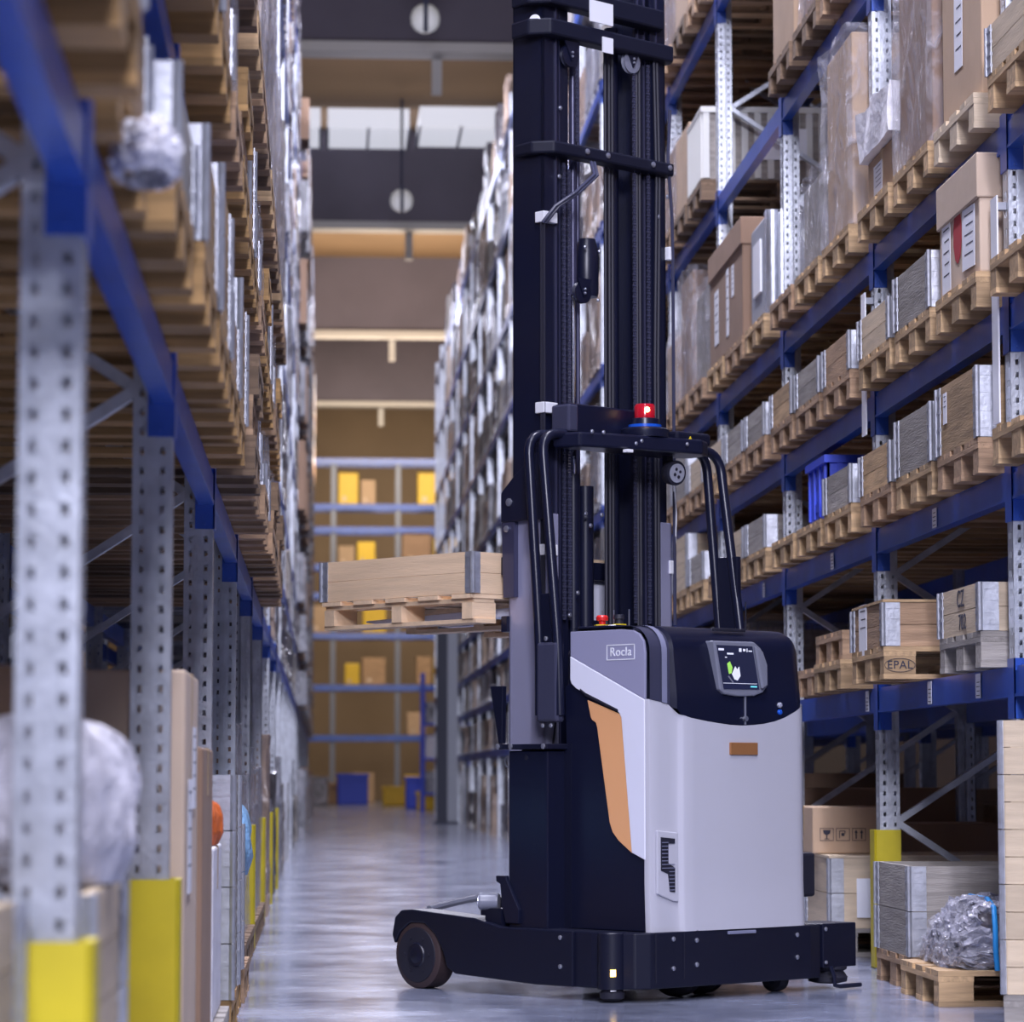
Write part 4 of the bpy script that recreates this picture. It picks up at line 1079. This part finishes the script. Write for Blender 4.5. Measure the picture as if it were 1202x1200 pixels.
# mast rails: three nested stages
def rail(name, m, b0, b1, a0, a1, z0, z1, th=.014, open_in=1, parent=None):
    q = MB()
    if open_in > 0: q.box(b0,a0,z0,b0+th,a1,z1)
    else: q.box(b1-th,a0,z0,b1,a1,z1)
    q.box(b0,a0,z0,b1,a0+th,z1); q.box(b0,a1-th,z0,b1,a1,z1)
    return q.build(name, m, parent or TK, bevel=.003)
rail('outer_mast_rail','mast_outer',.075,.165,.70,.92,.40,2.06,open_in=1)
rail('outer_mast_rail','mast_outer',.79,.88,.70,.92,.40,2.06,open_in=-1)
rail('middle_mast_rail','mast',.085,.185,.715,.905,.55,4.95,open_in=1)
rail('middle_mast_rail','mast',.765,.865,.715,.905,.55,4.95,open_in=-1)
rail('inner_mast_rail','mast',.195,.262,.735,.885,.60,4.90,open_in=1)
rail('inner_mast_rail','mast',.69,.757,.735,.885,.60,4.90,open_in=-1)
tb('rail_guide_strip','mast_grey',(.158,.706,2.06,.163,.716,4.9),(.20,.728,.9,.204,.736,4.9),(.742,.728,.9,.747,.736,4.9),(.80,.708,.9,.805,.716,4.9),(.70,.728,1.6,.704,.736,4.9),bevel=0)
# crossbars
def crossbar(name, z, h, bends):
    q = MB(); q.prism([(bends[0],.86),(bends[0]-.012,.74),(bends[0]+.05,.655),(bends[1],.655),(bends[1]+.03,.70),(bends[1]+.03,.74),(bends[0]+.07,.735),(bends[0]+.03,.80),(bends[0]+.03,.86)], lambda u,v,d:(u,v,d), z, z+h)
    return q.build(name,'matte',TK,bevel=.010)
cb = crossbar('mid_crossbar',3.640,.056,(.05,.86))
bolts([(.30,.654,3.672),(.43,.654,3.672),(.72,.654,3.672),(.83,.654,3.672)],(0,-1,0),.013,cb)
cb2 = crossbar('upper_crossbar',4.165,.075,(.03,.86)); cb3 = crossbar('top_crossbar',4.305,.09,(.03,.80))
tb('white_plate','clip',(.315,.648,4.262,.46,.654,4.36),parent=cb3,bevel=0); tb('white_plate','clip',(.395,.648,4.135,.46,.654,4.205),parent=cb2,bevel=0)
MB().lathe([(.024,0),(.026,.006),(.012,.006)], (.045,.72,4.23), (-.85,-.5,0), 16).build('ring_bolt','clip',cb2,True)
# carriage box beam at mid height
tb('carriage_beam','navy2',(.10,.56,2.40,.60,.66,2.530),bevel=.008); tb('carriage_beam_end','arch',(.085,.555,2.405,.145,.665,2.525),bevel=.01)
# pulleys
for (x,z,r,m_) in ((.625,4.135,.052,'bezel'),(.235,4.10,.05,'mast'),(.31,3.05,.05,'mast')):
    pl = MB().lathe([(r*.8,-.012),(r,-.010),(r*.86,0),(r,.010),(r*.8,.012)], (x,.70,z), (0,1,0), 24).build('chain_pulley',m_,TK,True)
    MB().prism([(x-.045,z+.06),(x+.045,z+.06),(x,z-.028)], RE, .680,.688).build('pulley_bracket','mast',pl)
    bolts([(x,.680,z+.012),(x,.680,z-.006)],(0,-1,0),.006,pl)
# chains
def chain(x, y, z0, z1):
    q = MB(); n = int((z1-z0)/.0127)
    for i in range(n):
        z = z0+i*.0127
        wv = .008 if i % 2 else .0055
        q.box(x-wv,y-.005,z+.001,x+wv,y+.005,z+.0118)
        if i % 2: q.cyl((x-.010,y,z+.006),(x+.010,y,z+.006),.003,n=5)
    q.build('lift_chain','arch',TK)
chain(.285,.70,3.72,4.14); chain(.215,.715,1.60,3.62); chain(.645,.70,1.60,4.12); chain(.735,.70,1.60,4.15)
chain(.245,.712,1.60,3.60)
# lift cylinders
MB().cyl((.335,.78,.4),(.335,.78,2.25),.030,n=18).build('lift_cylinder','mast',TK,True)
MB().cyl((.335,.78,2.25),(.335,.78,3.05),.013,n=14).build('cylinder_rod','chrome',TK,True)
MB().cyl((.335,.78,3.05),(.335,.78,4.15),.018,n=14).build('cylinder_rod','mast_grey',TK,True)
MB().cyl((.60,.80,.4),(.60,.80,4.3),.032,n=18).build('lift_cylinder','mast',TK,True)
MB().cyl((.385,.80,1.5),(.385,.80,4.2),.010,n=10).build('hydraulic_pipe','mast_grey',TK,True)
MB().cyl((.40,.77,.5),(.40,.77,2.2),.036,n=16).build('tilt_cylinder','mast',TK,True)
MB().lathe([(.05,0),(.055,.02),(.055,.20),(.04,.26)], (.42,.78,3.05), (0,0,1), 18).build('cylinder_head','mast',TK,True)
bolts([(.35,.72,3.26),(.44,.72,3.25),(.34,.72,3.03),(.43,.72,3.03)],(0,-1,0),.008)
# thin cables running between the rail clips
for i, y in enumerate((.692,.700,.712)): MB().tube([(.072,y,1.30),(.072,y,3.34)],.005,6).build('rail_cable','rubber',TK,True)
# hoses
for i,(x,y) in enumerate(((.50,.74),(.525,.74),(.55,.745),(.672,.71),(.69,.71),(.775,.70),(.795,.70))):
    MB().tube([(x,y,1.55),(x,y,2.8),(x+(.015 if i>4 else 0),y,3.6),(x,y,4.18)],.008,7).build('hydraulic_hose','rubber',TK,True)
for i in range(2):
    MB().tube([(.33+.02*i,.66,3.63),(.29+.02*i,.60,3.56),(.18+.02*i,.60,3.47),(.09+.02*i,.64,3.40),(.06+.02*i,.69,3.33)],.008,7).build('looped_cable','arch',TK,True)
MB().tube([(.87,.69,3.95),(.84,.675,3.72),(.87,.68,3.45),(.885,.69,3.25),(.888,.69,1.6)],.008,7).build('looped_cable','arch',TK,True)
MB().tube([(.88,.69,2.30),(.892,.685,2.1),(.886,.69,1.9),(.89,.69,1.7)],.006,7).build('bright_cable','clip',TK,True)
MB().tube([(.10,.69,1.9),(.13,.685,1.6),(.10,.68,1.35),(.125,.68,1.15),(.12,.69,1.06)],.005,6).build('thin_cable','rubber',TK,True)
# white rail clips
for z in (3.36,2.52,1.90,1.28): tb('rail_clip','clip',(.066,.688,z-.024,.150,.745,z+.024),bevel=.003)
for z in (3.29,1.86): tb('rail_clip','clip',(.86,.69,z-.03,.895,.72,z+.03),bevel=.003)
bolts([(.19,.713,3.86),(.70,.733,3.82),(.17,.700,3.55),(.80,.70,3.45),(.86,.70,3.55),(.33,.70,2.07),(.43,.70,2.07),(.36,.70,2.02),(.28,.70,1.72),(.22,.69,1.62)],(0,-1,0),.010)
# side bracket plate and fork carriage
pb = MB().prism([(.66,2.03),(.94,2.03),(.94,2.16),(.85,2.235),(.72,2.32),(.66,2.32)], SIDE, .045,.072).build('side_bracket','navy2',TK,bevel=.004)
bolts([(.044,.885,2.115)],(-1,0,0),.018,pb)
MB().prism([(.86,1.70),(.93,1.70),(.94,2.03),(.86,2.03)], SIDE, .05,.08).build('carriage_side','mast_grey',TK,bevel=.003)
bolts([(.048,.905,2.0)],(-1,0,0),.015)
tb('fork_carriage','mast',(.06,.915,1.55,.90,.955,1.62),(.06,.915,1.80,.90,.955,1.88),(.12,.915,1.55,.18,.955,1.88),(.76,.915,1.55,.82,.955,1.88),bevel=.004)
for x in (.22,.66):
    q = MB(); q.prism([(.955,1.56),(.995,1.56),(.995,1.622),(1.9,1.622),(1.98,1.632),(1.98,1.640),(.995,1.664),(.995,1.86),(.955,1.86)], SIDE, x-.055, x+.055)
    q.build('fork','side_white',TK,bevel=.004)
# hoop guard
def bend(pts, r=.09, n=7):
    out = [Vector(pts[0])]
    for i in range(1,len(pts)-1):
        p0, p, p1 = Vector(pts[i-1]), Vector(pts[i]), Vector(pts[i+1])
        a_ = p + (p0-p).normalized()*r; c_ = p + (p1-p).normalized()*r
        for k_ in range(n+1):
            t_ = k_/n; out.append(a_*(1-t_)**2 + p*2*t_*(1-t_) + c_*t_**2)
    out.append(Vector(pts[-1])); return out
MB().tube(bend([(-.03,.615,1.18),(-.03,.615,1.48),(-.03,.690,2.40),(.5,.60,2.385),(1.0,.60,2.385),(1.0,.515,1.50)],.10),.022,12).build('guard_tube','navy2',TK,True)
MB().tube(bend([(-.03,.495,1.18),(-.03,.505,1.48),(-.03,.605,2.40),(.5,.52,2.375),(1.0,.52,2.375),(1.0,.385,1.50)],.10),.022,12).build('guard_tube','navy2',TK,True)
gp = tb('guard_post_housing','arch',(-.055,.49,1.150,-.005,.615,1.490),bevel=.012)
bolts([(-.056,.52,1.135),(-.056,.57,1.135),(-.056,.55,1.505)],(-1,0,0),.010,gp)
tb('guard_web','navy',(.985,.40,1.50,1.012,.52,1.90),bevel=.004)
tb('guard_web','navy',(-.038,.53,1.48,-.022,.61,1.70),bevel=.004)
# scanner platform with beacon
pf = MB().prism([(.05,.62),(.10,.50),(.30,.44),(.72,.36),(.80,.40),(.82,.52),(.70,.62)], lambda u,v,d:(u,v,d), 2.335,2.400).build('scanner_platform','navy2',TK,bevel=.01)
MB().lathe([(.105,2.40),(.108,2.41),(.108,2.435),(.095,2.443)], (.50,.50,0), (0,0,1), 36).build('navigation_base','navy2',pf,True)
MB().lathe([(.074,2.441),(.074,2.458)], (.50,.50,0), (0,0,1), 32).build('blue_ring','led_blue',pf,True)
MB().lathe([(.064,2.458),(.062,2.484),(.05,2.488)], (.50,.50,0), (0,0,1), 32).build('beacon_collar','navy2',pf,True)
MB().lathe([(.045,2.488),(.046,2.54),(.040,2.550),(.012,2.553)], (.50,.50,0), (0,0,1), 28).build('beacon_lens','red',pf,True)
MB().lathe([(.007,0),(.012,.004),(.008,.010)], (.475,.462,2.522), (-.5,-.8,0), 14).build('beacon_glow','beacon_on',pf,True)
tb('scanner_box','navy',(.60,.40,2.38,.82,.54,2.435),parent=pf,bevel=.012)
MB().prism([(.665,2.388),(.70,2.388),(.6825,2.416)], RE, .3965,.399).build('warning_sticker','tag_yellow',pf)
bolts([(.40,.425,2.375),(.37,.43,2.362),(.62,.36,2.372),(.14,.47,2.40),(.20,.46,2.40)],(0,-1,0),.009,pf)
tb('cable_socket','clip',(.30,.41,2.318,.335,.44,2.332),parent=pf,bevel=.002)
tb('aerial_clip','clip',(.62,.58,2.43,.645,.60,2.50),parent=pf,bevel=.003)
sl = MB().lathe([(.028,.07),(.052,.045),(.056,.006),(.054,0)], (.66,.46,2.255), (.10,1,.12), 30).build('spot_lamp','rubber',TK,True)
MB().lathe([(.042,0),(.042,.004)], (.66,.456,2.2545), (.10,1,.12), 28).build('lamp_glass','lens',sl,True)
for q in range(4):
    a_ = q*PI/2+.4; MB().lathe([(.008,0),(.006,.003)], (.66+.018*math.cos(a_),.4545,2.2545+.018*math.sin(a_)), (-.10,-1,-.12), 8).build('led_chip','rubber',sl)
tb('lamp_bracket','navy',(.64,.50,2.27,.68,.53,2.35),parent=sl,bevel=.003)
for x in (.27,.93): MB().cyl((x,.30,1.54),(x,.30,1.69),.003,n=6).build('aerial','rubber',TK)
# pallet with collar on the forks (rests on the forks, so it is its own thing)
FP = empty('wooden_pallet'); tag(FP,'raised wooden pallet carried on the forks of the truck','pallet')
def tl(o, b_, a_, z): 
    c, s_ = math.cos(math.radians(40)), math.sin(math.radians(40))
    o.location = (1.345+b_*c-a_*s_, 12.53+b_*s_+a_*c, z); o.rotation_euler = (0,0,math.radians(40))
tl(FP,.48,1.475,1.588)
for y in (-.44,-.22,0,.22,.44): link('deck_board', cached(('deck_board','fork'),'wood_lit',lambda: jbox(1.16,.13,.018)), FP, (0,y,.117))
for x in (-.50,0,.50): link('stringer_board', cached(('stringer_board','fork'),'wood_lit',lambda: jbox(.12,1.0,.018)), FP, (x,0,.099))
for x in (-.50,0,.50):
    for y in (-.465,0,.465): link('block', cached(('block','fork'),'wood_lit',lambda: jbox(.14,.066,.072)), FP, (x+(-.0),y,.054))
for x in (-.50,0,.50): link('bottom_board', cached(('bottom_board','fork'),'wood_lit',lambda: jbox(.12,1.02,.018)), FP, (x,0,.009))
FC = collar((0,0,0),'wood_lit','wooden two plank collar on the raised fork pallet',1,w=1.02,d=1.16,h=.185,group=None,hw=.045)
tl(FC,.48,1.475,1.588+.127)
t = empty('parts_tray'); tl(t,.48,1.475,1.7155); tag(t,'pale grey parts tray inside the raised collar','tray')
MB().box(-.5,-.42,0,.5,.42,.05).build('tray_body','steel_grey',t)
